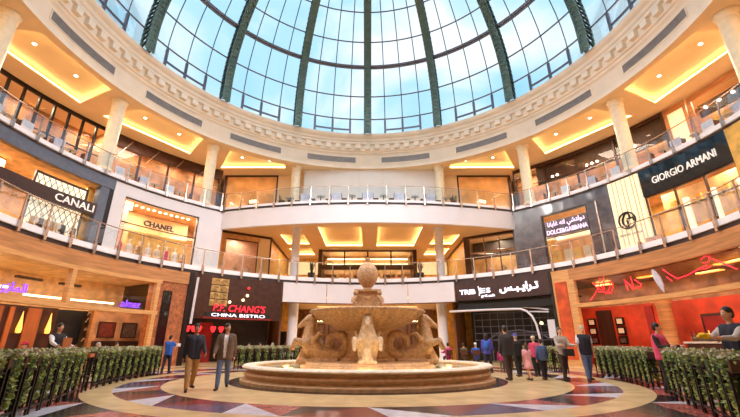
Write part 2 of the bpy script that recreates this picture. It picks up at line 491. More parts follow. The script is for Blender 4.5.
for i in range(len(COLA)-1):
    a0,a1=COLA[i],COLA[i+1];quad=None
    if a0==-22: quad=None
    elif (a0,a1)==(-46,-22): quad=[(-12.45,13.96),(-8.06,16.84),(-8.2,17.65),(-14.6,17.6)]
    elif (a0,a1)==(22,46): quad=[(8.06,16.84),(12.45,13.96),(14.6,17.6),(8.2,17.65)]
    elif abs(a0)<=118 and abs(a1)<=118:
        quad=[P(18.35,a0+3.8)[:2],P(18.35,a1-3.8)[:2],P(22,a1-2.2)[:2],P(22,a0+2.2)[:2]]
    ceiling_sector(g,a0,a1,quad,CZ,17.7,27)
    if quad: cq.append(quad)
ceil=struct('ceiling',g,'ceiling_paint')
for quad in cq:
    tray(quad,CZ,parent=ceil)
    A,B,Cc,Dd=[Vector((p[0],p[1],CZ+.44)) for p in quad]
    for q in(.27,.73):
        p=(A.lerp(B,q)+Dd.lerp(Cc,q))/2;s=G();s.lathe([(.001,p.z),(.09,p.z),(.11,p.z+.01)],12,(p.x,p.y));part('downlight',s,'spot_white',ceil)

# ---------------------------------------------------------------- columns
def column(x,y,z0,z1,r,m,label,capital=True):
    t=thing('column',label,'column',(x,y,z0),0)
    h=z1-z0
    g=G();g.lathe([(r*1.25,0),(r*1.25,.12),(r*1.12,.2),(r,.3),(r,h-.5)],28);part('shaft',g,m,t,smooth='auto',rel=True)
    g=G();g.lathe([(r,h-.5),(r*1.08,h-.45),(r*1.08,h-.38),(r,h-.33),(r*1.05,h-.22),(r*1.28,h-.1),(r*1.34,h)],28);part('capital',g,m,t,smooth='auto',rel=True)
    return t
L2T=12.3;L1T=6.5
k=0
for i,a in enumerate([-118,-94,-70,-46,-22,22,46,70,94,118]):
    x,y,_=P(19.0 if abs(a)>30 else 18.8,a)
    lab='round cream column on the top balcony, %s'%{-118:'out of view behind the left corner',-94:'at the far left edge of the picture',-70:'left of the picture above the lattice shop front',-46:'above the white framed shop with black letters',-22:'left end of the white wall panels',22:'right end of the white wall panels',46:'above the dark stone pier at right',70:'above the ivory panel with round emblem',94:'at the far right edge of the picture',118:'out of view behind the right corner'}[a]
    if abs(a)>100: continue
    column(x,y,L2T,CZ,.43,'column_paint',lab)
for s in(-1,1):
    side='left' if s<0 else 'right'
    column(s*6.4,16.35,L1T,11.2,.37,'column_white','white round column on the middle balcony, %s of the fountain finial'%side)
    column(s*6.25,16.3,0,4.95,.40,'column_white','white round column on the ground floor, %s of the fountain'%side)

# ---------------------------------------------------------------- slabs and balcony edges
AM=108
# middle level
g=G();g.arc(15.62,33.5,-AM,AM,6.02,6.48,90);struct('floor',g,['marble_beige'])
g=G();g.arc(15.52,15.62,-AM,AM,5.98,6.46,90);struct('trim_2',g,'slab_dark')
g=G();g.arc(15.40,15.52,-AM,AM,6.2,6.5,90);struct('trim_3',g,'kerb_white')
# top level sides
for sg in(-1,1):
    a0,a1=sorted((sg*41.2,sg*AM))
    g=G();g.arc(18.85,27,a0,a1,11.32,12.28,40);struct('floor',g,'ceiling_paint')
    g=G();g.arc(18.72,18.85,a0,a1,11.95,12.25,40);struct('trim_4',g,'slab_dark')
    g=G();g.arc(18.60,18.72,a0,a1,12.08,12.34,40);struct('trim_5',g,'kerb_white')
    c0,c1=(-AM,-67.2) if sg<0 else (91.0,AM)
    g=G();g.arc(18.74,18.88,c0,c1,11.25,11.95,40);struct('trim_6',g,'slab_grey')
# top level, bowed centre: arc through (-12.5,14.1) (0,12.1) (12.5,14.1)
cb=12.5;sgt=2.0;RB=(cb*cb+sgt*sgt)/(2*sgt);YC=12.1+RB    # centre of the bow lies beyond it
HA=math.degrees(math.asin(cb/RB))
def B(r,a,z): return (r*sin(R(a)),YC-r*cos(R(a)),z)
def bow_arc(g,r0,r1,a0,a1,z0,z1,n=32):   # r measured from the far centre, larger r is nearer the camera
    v=[];f=[]
    for i in range(n+1):
        a=a0+(a1-a0)*i/n;v+=[B(r0,a,z0),B(r1,a,z0),B(r1,a,z1),B(r0,a,z1)]
    for i in range(n):
        for j in range(4): f.append((i*4+j,i*4+4+j,i*4+4+(j+1)%4,i*4+(j+1)%4))
    f+=[(0,1,2,3),tuple(n*4+j for j in(3,2,1,0))]
    g.add(v,f)
g=G();bow_arc(g,RB-.3,RB,-HA,HA,10.46,11.98);struct('trim_7',g,'white_paint',smooth='auto')
g=G();bow_arc(g,RB-.25,RB-.01,-HA,HA,11.98,12.2);struct('trim_8',g,'slab_dark')
g=G();bow_arc(g,RB-.12,RB+.04,-HA,HA,12.17,12.36);struct('trim_9',g,'kerb_white')
# slab of the bow and the lit ceiling below it
front=[B(RB-.3,-HA+2*HA*i/24,0)[:2] for i in range(25)]
poly=front+[(14.2,16.0),(17.0,20.5),(17,22),(-17,22),(-17,20.5),(-14.2,16.0)]
g=G();g.prism(poly,11.75,12.27);struct('floor',g,'cream_paint')
L1C=11.2
def rect_ceiling(g,x0,x1,y0,y1,z,holes):
    xs=sorted({x0,x1}|{h[0] for h in holes}|{h[1] for h in holes});ys=sorted({y0,y1}|{h[2] for h in holes}|{h[3] for h in holes})
    for i in range(len(xs)-1):
        for j in range(len(ys)-1):
            cx=(xs[i]+xs[i+1])/2;cy=(ys[j]+ys[j+1])/2
            if any(h[0]<cx<h[1] and h[2]<cy<h[3] for h in holes):continue
            g.add([(xs[i],ys[j],z),(xs[i+1],ys[j],z),(xs[i+1],ys[j+1],z),(xs[i],ys[j+1],z)],[(0,3,2,1)])
holes=[(-4.45,-.55,15.95,23.2),(.95,4.95,15.95,23.2),(-8.4,-6.1,18.5,22.4),(6.5,8.9,18.5,22.4),(-8.6,-6.2,24.0,27.6),(6.6,9.0,24.0,27.6)]
g=G();rect_ceiling(g,-15.5,15.5,14.4,31,L1C,holes)
fr=[(B(RB-.3,-HA+2*HA*i/24,0)[0],min(14.4,B(RB-.3,-HA+2*HA*i/24,0)[1])) for i in range(25)]
g.add([(x,y,L1C) for x,y in fr]+[(x,14.4,L1C) for x,y in fr],[(i,25+i,26+i,i+1) for i in range(24)]);c2=struct('ceiling',g,'ceiling_paint')
for h in holes: tray([(h[0],h[2]),(h[1],h[2]),(h[1],h[3]),(h[0],h[3])],L1C,parent=c2)
# ground floor soffit under the middle slab
g=G();holes0=[(-5.2,-1.0,17.2,18.0),(1.0,5.2,17.2,18.0),(-5.2,5.2,20.0,20.9),(-5.2,5.2,23.4,24.3)]
rect_ceiling(g,-7.6,7.6,15.66,31,4.95,holes0);c3=struct('ceiling',g,'ceiling_paint')
for h in holes0: tray([(h[0],h[2]),(h[1],h[2]),(h[1],h[3]),(h[0],h[3])],4.95,.3,c3)
# white panels of the centre fascia
edges=[-25.9,-12.6,-.2,12.4,26.6]
for i in range(4):
    g=G();g.arc(15.42,15.6,edges[i]+.12,edges[i+1]-.12,4.47,6.0,8);struct('trim_10',g,'white_paint')
g=G();g.arc(15.5,15.9,-26.2,26.8,4.42,4.5,20);struct('trim_11',g,'bronze_wood')

# ---------------------------------------------------------------- balustrades
def balustrade(label,pts,z0,h,low,seglab,step):
    """pts: function i-> (x,y,nx,ny) along the edge"""
    n=len(pts);x,y=pts[n//2][:2]
    t=thing('balustrade',label,'railing',(x,y,z0))
    pm=None
    for i,(px,py,nx,ny) in enumerate(pts):
        if i%step==0:
            if pm is None:
                g=G();g.box(-.038,.038,-.02,.02,0,h);g.box(-.075,.075,-.09,.02,-low-.12,-.0+.12);g.box(-.04,.04,-.03,.03,h-.06,h+.02)
                pm=part('post',g,'steel',t,rel=True)
                o=pm
            else: o=inst(pm,(0,0,0),0,t)
            o.location=(px-x+nx*.02,py-y+ny*.02,0);o.rotation_euler=(0,0,math.atan2(-nx,ny)+PI)
    g=G();g.tube([(p[0],p[1],z0+h+.03) for p in pts],.032,8);part('handrail',g,'steel',t,smooth='all')
    k=0
    for i in range(0,n-step,step):
        g=G();sub=pts[i:i+step+1];v=[];f=[]
        for j,(px,py,nx,ny) in enumerate(sub):
            e=.07*(1 if j==0 else -1 if j==len(sub)-1 else 0)
            tx,ty=-ny,nx
            qx,qy=sub[min(j+1,len(sub)-1)][0]-sub[max(j-1,0)][0],sub[min(j+1,len(sub)-1)][1]-sub[max(j-1,0)][1]
            L=math.hypot(qx,qy);px+=qx/L*e;py+=qy/L*e
            for d in(-.008,.008):
                v+=[(px-nx*d,py-ny*d,z0+.12),(px-nx*d,py-ny*d,z0+h-.1)]
        m=len(sub)
        for j in range(m-1):
            a=j*4;b=a+4
            f+=[(a,b,b+1,a+1),(a+2,a+3,b+3,b+2),(a+1,b+1,b+3,a+3),(a,a+2,b+2,b)]
        f+=[(0,1,3,2),(m*4-4,m*4-2,m*4-1,m*4-3)]
        g.add(v,f);part('glass_panel',g,'rail_glass',t)
    return t
def cyl_pts(r,a0,a1,n): 
    out=[]
    for i in range(n+1):
        a=a0+(a1-a0)*i/n;x,y,_=P(r,a);out.append((x,y,-sin(R(a)),-cos(R(a))))
    return out
balustrade('long curved steel and glass railing along the middle balcony, sweeping round behind the fountain',cyl_pts(15.38,-104.5,104.5,38*3),6.5,1.22,.4,'',3)
balustrade('steel and glass railing of the top balcony on the left side',cyl_pts(18.58,-103,-42.2,13*3),12.34,1.2,.22,'',3)
balustrade('steel and glass railing of the top balcony on the right side',cyl_pts(18.58,42.2,103,13*3),12.34,1.2,.22,'',3)
bp=[]
nb=16*2
for i in range(nb+1):
    a=-HA+.4+(2*HA-.8)*i/nb;x,y,_=B(RB+.05,a,0);bp.append((x,y,sin(R(a)),-cos(R(a))))
balustrade('bowed steel and glass railing on the white central balcony of the top level',bp,12.36,1.2,.3,'',2)

# ---------------------------------------------------------------- lamps helper
def area(loc,size,power,col=(1,.78,.5),rot=(0,0,0),sy=None,name='lamp_light'):
    l=bpy.data.lights.new(name,'AREA');l.energy=power;l.color=col;l.size=size
    if sy:l.shape='RECTANGLE';l.size_y=sy
    o=bpy.data.objects.new(name,l);C.objects.link(o);o.location=loc;o.rotation_euler=rot;return o
def pt(loc,power,col=(1,.78,.5),r=.15):
    l=bpy.data.lights.new('lamp_light','POINT');l.energy=power;l.color=col;l.shadow_soft_size=r
    o=bpy.data.objects.new('lamp_light',l);C.objects.link(o);o.location=loc;return o
WARM=(1,.83,.64)
# ================================================================ TOP LEVEL shop fronts (radius 23.4)
def glazing(name,a0,a1,r,z0,z1,bars,rails=(),fw=.16,mf='black_frame',gm='shop_glass',deg=.35,fd=.16):
    """curved shop window: frame bars in one part, pane in another"""
    w=thing(name,'','',P(r,(a0+a1)/2,z0));del w['label'];del w['category'];w['kind']='structure'
    g=G();g.arc(r-fd/2,r+fd/2,a0,a1,z1-fw,z1);g.arc(r-fd/2,r+fd/2,a0,a1,z0,z0+fw)
    for a in bars:g.arc(r-fd/2,r+fd/2,a-deg/2,a+deg/2,z0,z1,1)
    for z in rails:g.arc(r-fd/3,r+fd/3,a0,a1,z-.03,z+.03)
    part('window_frame',g,mf,w)
    g=G();n=max(1,int(abs(a1-a0)/2.5));v=[P(r,a0+(a1-a0)*i/n,z) for i in range(n+1) for z in(z0,z1)]
    g.add(v,[(2*i,2*i+2,2*i+3,2*i+1) for i in range(n)]);part('pane',g,gm,w,smooth='all')
    return w
W2=23.4
# left: long dark framed window wall, warm room behind
bars=[-104+2.52*i for i in range(17)]
glazing('window_2',-104,-63.2,W2,L2T,17.8,bars,(15.2,),fw=.28)
g=G();g.arc(25.6,25.8,-108,-38,L2T,17.8);struct('wall_left',g,'interior_orange')
g=G();g.arc(W2,25.7,-63.4,-63.0,L2T,17.8,2);struct('wall_left',g,'interior_tan')
# left further back: shop with low band of glazing under a dark header
g=G();g.arc(W2-.1,W2+.1,-63.0,-38.6,16.9,17.8);struct('trim_12',g,'brown_frame')
glazing('window_3',-63.0,-38.8,W2,L2T,16.9,[-63,-57,-51,-45,-38.9],(),fw=.12,mf='brown_frame')
for i,a in enumerate((-60,-54.5,-49,-43.5)):
    g=G();g.bar(P(W2-.12,a-1.5,16.0),P(W2-.12,a+.9,17.6),.07,.05);struct('trim_13',g,'steel')
# centre: two bronze mirror-like panels, cream walls, white panels
def flatwin(name,x0,x1,y,z0,z1,nx,mf,pm,fw=.12,rails=(),back=None):
    w=thing(name,'','',((x0+x1)/2,y,z0));del w['label'];del w['category'];w['kind']='structure'
    g=G();g.box(x0,x1,y-.08,y+.08,z1-fw,z1);g.box(x0,x1,y-.08,y+.08,z0,z0+fw)
    for i in range(nx+1):
        x=x0+(x1-x0)*i/nx;g.box(x-fw/2,x+fw/2,y-.08,y+.08,z0,z1)
    for z in rails:g.box(x0,x1,y-.06,y+.06,z-fw/2,z+fw/2)
    part('window_frame',g,mf,w)
    g=G();g.box(x0,x1,y-.01,y+.01,z0,z1);part('pane',g,pm,w);return w
flatwin('window_4',-14.6,-9.3,19.4,L2T,17.8,1,'black_frame','bronze_panel',fw=.14)
flatwin('window_5',9.3,14.6,19.4,L2T,17.8,1,'black_frame','bronze_panel',fw=.14)
for s in(-1,1):
    x0,x1=sorted((s*9.3,s*6.3));g=G();g.box(x0,x1,19.35,19.55,L2T,17.8);struct('wall_back',g,'cream_paint')
    x0,x1=sorted((s*6.35,s*6.15));g=G();g.box(x0,x1,18.0,19.5,L2T,17.8);struct('wall_back',g,'cream_paint')
    g=G();g.box(*sorted((s*14.5,s*14.75)),19.3,22.6,L2T,17.8);struct('wall_back',g,'brown_frame')
for x0,x1 in((-6.3,-.86),(-.84,1.5),(1.52,7.1)):
    g=G();g.box(x0+.02,x1-.02,17.95,18.15,L2T,17.8);struct('wall_back',g,'panel_white')
g=G();g.box(-6.3,7.1,18.0,18.2,L2T,17.8);struct('wall_back',g,'cream_paint')
# small dark lettering on the bronze panel
# right side
g=G();g.arc(25.6,25.8,38,108,L2T,17.8);struct('wall_right',g,'interior_orange')
glazing('window_6',38.8,70.6,W2,L2T,17.75,[38.9,46,53,61,70.5],(15.9,),fw=.3,mf='brown_frame')
g=G();g.arc(W2+.25,W2+.4,44,70.4,15.7,17.6);struct('wall_right',g,'dark_wood')
k=0
for a in(47.5,48.6,55,56.1,57.2,63.5,64.6):
    g=G();g.ball(P(W2+.1,a,16.15),.09);o=part('spot_lamp',g,'spot_white');tag(o,'small round spotlight on the dark header, top right shop, %s of seven'%nth(k,7),'lamp','spotlights on the right top shop');k+=1
# ivory lit niches and shop with dark ceiling on the far right
for n,(a0,a1) in enumerate(((71.4,74.2),(85.3,88.4))):
    g=G();g.arc(W2,W2+.2,a0,a1,13.6,17.3);o=part('wall_panel',g,'ivory_panel');tag(o,'glowing ivory upright wall panel in wooden frame, '+('next to the dark shop front' if n==0 else 'at the right edge of the picture'),'panel')
    f=G();f.arc(W2-.12,W2,a0-.5,a0,L2T,17.7,1);f.arc(W2-.12,W2,a1,a1+.5,L2T,17.7,1);f.arc(W2-.12,W2,a0-.5,a1+.5,17.3,17.7);part('panel_frame',f,'honey_wood',o)
glazing('window_7',75.2,84.6,W2,L2T,17.7,[75.3,84.5],(),fw=.35,mf='honey_wood',deg=.6)
g=G();g.arc(W2+.6,W2+.8,75.4,84.4,16.2,17.1);hd=struct('trim_14',g,'dark_wood')
for i in range(4):
    g=G();g.ball(P(W2+.52,76.6+i*2.1,16.7),.1);o=part('spot_lamp',g,'spot_white');tag(o,'round spotlight in the dark shop ceiling at top right, %s of four'%nth(i,4),'lamp','spotlights in the top right shop')
g=G();g.arc(W2+1.3,W2+1.5,75,85,L2T,16.2);struct('wall_right',g,'interior_gold')

# ================================================================ MIDDLE LEVEL
W1=18.9
# returns between shops
def pier(name,a0,a1,r0,r1,z0,z1,m): 
    g=G();g.arc(r0,r1,a0,a1,z0,z1);return struct(name,g,m)
g=G();g.arc(W1+.1,24.2,-AM,-40.5,11.19,11.3);struct('ceiling',g,'interior_tan')
g=G();g.arc(W1+.1,24.2,40.5,AM,11.19,11.3);struct('ceiling',g,'interior_tan')
g=G();g.arc(24.0,24.2,-AM,-41,L1T,11.2);struct('wall_left',g,'interior_tan')
g=G();g.arc(24.0,24.2,41,AM,L1T,11.2);struct('wall_right',g,'interior_gold')
# --- menswear shop at left : dark band with letters, lattice panel
pier('wall_left',-69.9,-68.1,W1-.1,W1+.35,L1T,11.95,'slab_grey')
pier('wall_left',-68.1,-67.2,W1-.12,W1+.5,L1T,11.95,'black_frame')
g=G();g.arc(W1-.1,W1+.15,-AM,-69.7,9.12,9.92);fb=part('sign_band',g,'sign_brown');tag(fb,'long dark brown sign band across the lattice shop front at left','sign')
g=G();wall_text(g,'CANALI',-74.1,9.3,.46,W1-.12,width=2.45,depth=.05,bold=.0)
o=part('sign_letters',g,'sign_letter',fb);o['label']='white serif capitals'
t=thing('lattice_screen','glowing ivory screen with a dark diagonal lattice behind the dark sign band',"screen",P(19.5,-75.7,L1T))
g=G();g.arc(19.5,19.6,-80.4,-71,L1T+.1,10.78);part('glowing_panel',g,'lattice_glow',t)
g=G();aw=9.6
for i in range(-6,12):
    for d in(-1,1):
        a=-80.4+i*1.1;z=L1T+.1 if d>0 else 10.78
        p=[]
        for q in range(13):
            aa=a+q*.62;zz=z+d*q*.36
            if -80.4<=aa<=-71 and L1T+.1<=zz<=10.78:p.append(P(19.47,aa,zz))
        if len(p)>1:g.tube(p,.022,4)
g.arc(19.42,19.5,-80.6,-80.3,L1T,10.86,1);g.arc(19.42,19.5,-71.1,-70.8,L1T,10.86,1);g.arc(19.42,19.5,-80.6,-70.8,10.76,10.88)
part('lattice',g,'brown_frame',t)
g=G();g.arc(19.65,19.8,-70.7,-69.2,L1T,11.2);struct('wall_left',g,'interior_gold')
g=G();g.arc(20.6,20.8,-AM,-83,L1T,11.2);struct('wall_left',g,'interior_orange')
# shop display: table and shoes shelf behind the rail
for i,a in enumerate((-95.4,-91,-86.6)):
    t=thing('clothes_rack','low wooden clothes shelf in the far left shop, %s of three'%nth(i,3),'shelf',P(20.3,a,L1T),-R(a),'shelves in the far left shop')
    g=G()
    for z in(.4,1.1,1.8):g.box(-.6,.6,-.2,.2,z,z+.05)
    part('shelf_board',g,'honey_frame',t,rel=True)
    g=G();g.box(-.65,-.6,-.22,.22,0,2.2);g.box(.6,.65,-.22,.22,0,2.2);part('side_frame',g,'dark_wood',t,rel=True)
g=G();g.arc(19.34,19.39,-79.5,-74.2,L1T+.05,L1T+1.7);o=part('display_window',g,'interior_tan');tag(o,'tan display niche at the foot of the glowing lattice screen','display')
# --- white framed shop with black letters
pier('wall_left',-67.2,-64.6,W1-.14,W1+.4,L1T,11.95,'white_paint')
pier('wall_left',-47.1,-41.0,W1-.14,W1+.4,L1T,11.95,'white_paint')
pier('wall_left',-64.7,-47.0,W1-.14,W1+.4,11.12,11.95,'white_paint')
glazing('window_8',-64.6,-47.1,W1,L1T+.05,11.12,[-64.5,-47.2],(9.33,),fw=.07,deg=.22)
g=G();wall_text(g,'CHANEL',-56.1,9.42,.42,W1-.06,width=2.3,depth=.06,bold=.03)
o=part('shop_sign',g,'black_letter');tag(o,'black sans capital letters on the window of the white framed shop at left','sign')
g=G();g.arc(20.6,20.7,-64.8,-60.5,L1T,11.15);struct('wall_left',g,'interior_pink')
g=G();g.arc(21.8,22.0,-62,-46,L1T,11.15);struct('wall_left',g,'interior_tan')
g=G();g.arc(20.0,20.1,-60.4,-47.5,L1T,9.2);o=part('display_backdrop',g,'interior_gold');tag(o,'golden backdrop behind the mannequins of the white framed shop','display')
for i in range(12):
    g=G();p=P(20.2,-62.3+i*1.3,11.1);g.box(p[0]-.06,p[0]+.06,p[1]-.06,p[1]+.06,11.12,11.17);o=part('downlight',g,'spot_white');o['kind']='structure';o.name='trim_15'
g=G();g.arc(19.2,19.25,-63.6,-61.9,10.35,11.0);o=part('wall_panel',g,'lattice_glow');tag(o,'small glowing white square high in the corner of the white framed shop window','panel')
# --- angled fronts under the bowed balcony (left)
def slab(name,p,q,z0,z1,th,m):
    p=Vector((*p,0));q=Vector((*q,0));g=G();d=(q-p);L=d.length;d/=L;n=Vector((-d.y,d.x,0))
    c=(p+q)/2;c.z=(z0+z1)/2;g.obox(c,d*L/2,n*th/2,Vector((0,0,(z1-z0)/2)));return struct(name,g,m)
for s in(-1,1):
    sd='left' if s<0 else 'right'
    # short return, front, corridor side wall
    slab('wall_'+sd,(s*12.35,14.3),(s*13.4,16.8),L1T,11.2,.1,'interior_tan' if s<0 else 'grey_stone')
    A=Vector((s*13.4,16.9));Bq=Vector((s*9.55,19.6));
    def lerp(q):return A.lerp(Bq,q)
    slab('trim_16',tuple(lerp(-.05)),tuple(lerp(1.02)),10.98,11.2,.3,'brown_frame')
    slab('trim_16',(s*9.55,19.6),(s*9.8,29),10.98,11.2,.2,'brown_frame')
    slab('wall_'+sd,(s*9.6,19.7),(s*9.8,29),L1T,11.0,.12,'interior_gold')
    slab('trim_16',(s*9.5,19.5),(s*9.55,19.75),L1T,11.1,.2,'brown_frame')
    if s<0:
        slab('wall_left',tuple(lerp(-.02)),tuple(lerp(.1)),L1T,11,.2,'interior_tan')
        slab('wall_left',tuple(lerp(.75)),tuple(lerp(1)),L1T,11,.2,'cream_paint')
        slab('wall_left',tuple(lerp(.08)),tuple(lerp(.78)),10.55,11,.2,'interior_tan')
    else:
        slab('wall_right',tuple(lerp(.9)),tuple(lerp(1)),L1T,11,.2,'brown_frame')
    a0,a1=(.1,.75) if s<0 else (0,.9)
    w=thing('window_9' if s<0 else 'window_10','','',(*lerp(.4),L1T));del w['label'];del w['category'];w['kind']='structure'
    g=G();top=10.55 if s<0 else 11.0
    for q in([a0,a1] if s<0 else [a0,.3,.6,a1]): g.bar((*lerp(q),L1T),(*lerp(q),top),.1)
    g.bar((*lerp(a0),top-.05),(*lerp(a1),top-.05),.1)
    if s>0:g.bar((*lerp(a0),9.5),(*lerp(a1),9.5),.14)
    part('window_frame',g,'brown_frame' if s<0 else 'steel',w)
    g=G();g.add([(*lerp(a0),L1T),(*lerp(a1),L1T),(*lerp(a1),top),(*lerp(a0),top)],[(0,1,2,3)]);part('pane',g,'shop_glass',w)
    # room behind
    off=Vector((-s*1.2,2.6))*-1 if False else Vector((s*1.3,2.2))
    slab('wall_'+sd,tuple(A+off),tuple(Bq+off*1.1),L1T,11.15,.1,'interior_pink' if s<0 else 'interior_dark')
    if s>0: slab('wall_right',tuple(A+off*.9),tuple(Bq+off),L1T,9.4,.1,'interior_tan')
# --- corridor end and central bronze framed store
flatwin('window_11',-5.1,5.15,24.8,9.35,11.15,4,'brown_frame','shop_glass',fw=.16)
g=G();g.box(-5.2,5.2,24.65,24.95,9.0,9.45);struct('trim_17',g,'brown_frame')
for x in(-5.2,5.2):
    g=G();g.box(x-.22,x+.22,24.6,25.0,L1T,11.18);struct('trim_17',g,'brown_frame')
    g=G();g.box(*sorted((x,x+math.copysign(.12,x))),24.9,29,L1T,11.18);struct('trim_17',g,'brown_frame')
flatwin('window_12',-5.0,5.0,24.8,L1T,9.0,8,'steel','shop_glass',fw=.06)
g=G();g.box(-5.1,5.1,28.4,28.6,L1T,11.15);struct('wall_back',g,'interior_tan')
g=G();g.box(-16,16,29.5,29.7,0,11.2);struct('wall_back',g,'interior_gold')
for z in(9.9,10.45):
    for x0,x1 in((-4.6,-.3),(.3,4.6)):
        g=G();g.box(x0,x1,26.5,26.62,z,z+.14);o=part('light_bar',g,'led_white');tag(o,'long glowing bar, %s, above the central middle-level store, on its %s half'%('lower' if z<10 else 'upper','left' if x0<0 else 'right'),'lamp','glowing bars in the central store')
for s in(-1,1):
    g=G();g.box(*sorted((s*5.4,s*9.6)),29.2,29.3,9.2,10.7);o=part('wall_panel',g,'ivory_panel');tag(o,'glowing ivory band at the end of the %s corridor on the middle level'%('left' if s<0 else 'right'),'panel')
# display shelves of goods in the central store
for i in range(6):
    x=-4.2+i*1.65
    t=thing('display_shelf','lit shelf of pale goods in the bronze framed store, %s of six'%nth(i,6),'shelf',(x,26.2,L1T),0,'shelf units in the central store')
    g=G();g.box(-.7,-.64,-.2,.2,0,2.2);g.box(.64,.7,-.2,.2,0,2.2);g.box(-.7,.7,.16,.2,0,2.2)
    for z in(.3,.9,1.5,2.14):g.box(-.7,.7,-.2,.2,z,z+.05)
    part('shelf_frame',g,'honey_frame',t,rel=True)
    rr=random.Random(i);g=G()
    for z in(.35,.95,1.55):
        x=-.6
        while x<.5:
            w=rr.uniform(.1,.25);g.box(x,x+w,-.1,.1,z,z+rr.uniform(.15,.42));x+=w+.06
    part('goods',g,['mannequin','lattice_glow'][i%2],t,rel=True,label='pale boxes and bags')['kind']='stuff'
# --- right: dark stone fronts
pier('wall_right',41.0,48.3,W1-.14,W1+.4,L1T,11.2,'grey_stone')
pier('wall_right',41.0,64.6,W1-.14,W1+.4,11.1,11.95,'grey_stone')
pier('wall_right',59.2,64.6,W1-.1,W1+.4,L1T,11.2,'grey_stone')
g=G();g.arc(W1-.18,W1-.1,61.3,61.6,L1T,11.1,1);struct('trim_18',g,'steel')
glazing('window_13',48.3,59.2,W1,L1T+.05,11.1,[48.4,59.1],(9.2,),fw=.08)
g=G();g.arc(W1+.06,W1+.16,48.6,59.0,9.3,10.55);bnd=part('sign_band',g,'grey_stone');tag(bnd,'grey sign band with two lines of pink-white lettering on the dark stone shop at right','sign')
g=G();wall_text(g,'DOLCE&GABBANA',53.9,9.42,.36,W1-.03,width=3.15,depth=.04,bold=.02)
o=part('sign_letters',g,'neon_pink',bnd);o['label']='pinkish white lit capitals'
g=G();ar='\uFE8E\uFEE7\uFE8E\uFE91\uFE8E\uFECF \uFEEA\uFEE7\uFE8D \uFEF2\uFEB8\uFE98\uFEDF\uFEED\uFEA9'
wall_text(g,ar,53.9,9.86,.58,W1-.03,width=2.9,depth=.04,bold=.02)
o=part('sign_letters',g,'neon_pink',bnd);o['label']='pinkish white lit Arabic script'
g=G();g.arc(21.0,21.2,48,59.5,L1T,9.4);struct('wall_right',g,'interior_orange')
g=G();g.arc(21.6,21.8,48,59.5,9.4,11.1);struct('wall_right',g,'cream_paint')
for i in range(5):
    a=49.8+i*2.1
    t=thing('display_rack','golden garment rack in the dark stone shop at right, %s of five'%nth(i,5),'rack',P(19.9,a,L1T),-R(a),'garment racks in the dark stone shop')
    g=G();g.tube([(-.3,0,0),(-.3,0,1.9),(.3,0,1.9),(.3,0,0)],.035,6);part('rack_frame',g,'honey_frame',t,rel=True)
    g=G();g.box(-.25,.25,-.12,.12,.7,1.8);part('garments',g,'cloth_cream_cloth' if i%2 else 'interior_gold',t,rel=True)
# --- ivory panel with round emblem
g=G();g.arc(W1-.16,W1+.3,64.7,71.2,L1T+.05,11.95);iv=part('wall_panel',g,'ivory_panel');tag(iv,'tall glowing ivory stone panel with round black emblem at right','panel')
g=G()
for a in(65.6,66.5,67.6,68.4,69.6,70.3):g.arc(W1-.2,W1-.16,a,a+.18,L1T+.05,11.95,1)
part('pilaster_strip',g,'cream_paint',iv)
ec=67.3;ez=9.05
def emb(x,z,r=W1-.24):return P(r,ec+math.degrees(x/r),ez+z)
g=G();g.tube([emb(.55*cos(R(q)),.55*sin(R(q))) for q in range(0,360,15)],.055,6,closed=True)
g.tube([emb(x,z) for x,z in((.1,.5),(-.1,.42),(-.3,.1),(-.3,-.15),(-.15,-.4),(.02,-.45))],.06,6)
g.tube([emb(x,z) for x,z in((-.05,-.02),(.02,-.02),(.02,-.5))],.06,6)
g.tube([emb(x,z) for x,z in((.0,.1),(.42,.1),(.42,-.1))],.06,6)
g.tube([emb(x,z) for x,z in((.12,.5),(.2,.3),(.2,.1))],.06,6)
part('emblem',g,'black_letter',iv,label='round black emblem with two curved initials')
g=G();wall_text(g,'GIORGIO ARMANI',67.4,8.05,.14,W1-.2,width=1.5,depth=.03)
part('sign_letters',g,'steel',iv)
# --- black glossy sign band and golden windows
g=G();g.arc(W1-.16,W1+.1,71.4,88.1,10.2,11.95);bb=part('sign_band',g,'black_gloss');tag(bb,'glossy black sign band with large white capitals at right','sign')
g=G();wall_text(g,'GIORGIO ARMANI',79.9,10.82,.44,W1-.18,width=3.95,depth=.05,bold=.0)
o=part('sign_letters',g,'sign_letter',bb);o['label']='large white serif capitals'
glazing('window_14',71.4,88.0,W1,L1T+.05,10.2,[71.5,77,82.5,87.9],(8.9,),fw=.06,mf='brown_frame',deg=.15)
pier('wall_right',88.1,91.2,W1-.16,W1+.3,L1T,11.95,'interior_gold')
pier('wall_right',91.2,AM,W1-.1,W1+.3,L1T,11.95,'interior_gold')
g=G();g.arc(20.6,20.8,71,91,L1T,10.6);struct('wall_right',g,'interior_tan')
g=G();g.arc(W1+.05,20.6,64.7,64.9,L1T,11.2,1);struct('wall_right',g,'cream_paint')
for i in range(7):
    a=72.6+i*2.2
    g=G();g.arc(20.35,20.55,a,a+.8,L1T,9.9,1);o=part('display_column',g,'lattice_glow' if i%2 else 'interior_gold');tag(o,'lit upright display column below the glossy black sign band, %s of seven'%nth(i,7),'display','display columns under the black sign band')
t=thing('armchair','small pinkish upholstered armchair behind the railing below the round emblem','armchair',P(18.0,72.2,L1T),-R(72.2))
g=G();g.box(-.42,.42,-.4,.35,.15,.45);part('seat',g,'interior_pink',t,rel=True)
g=G();g.box(-.45,.45,.25,.42,.15,1.0);part('backrest',g,'interior_pink',t,rel=True)
for s in(-1,1):
    g=G();g.box(*sorted((s*.36,s*.5)),-.4,.4,.12,.68);part('armrest',g,'interior_pink',t,rel=True)
    for y in(-.33,.33):
        g=G();g.cap((s*.38,y,.02),(s*.38,y,.16),.025);part('leg',g,'dark_wood',t,rel=True)

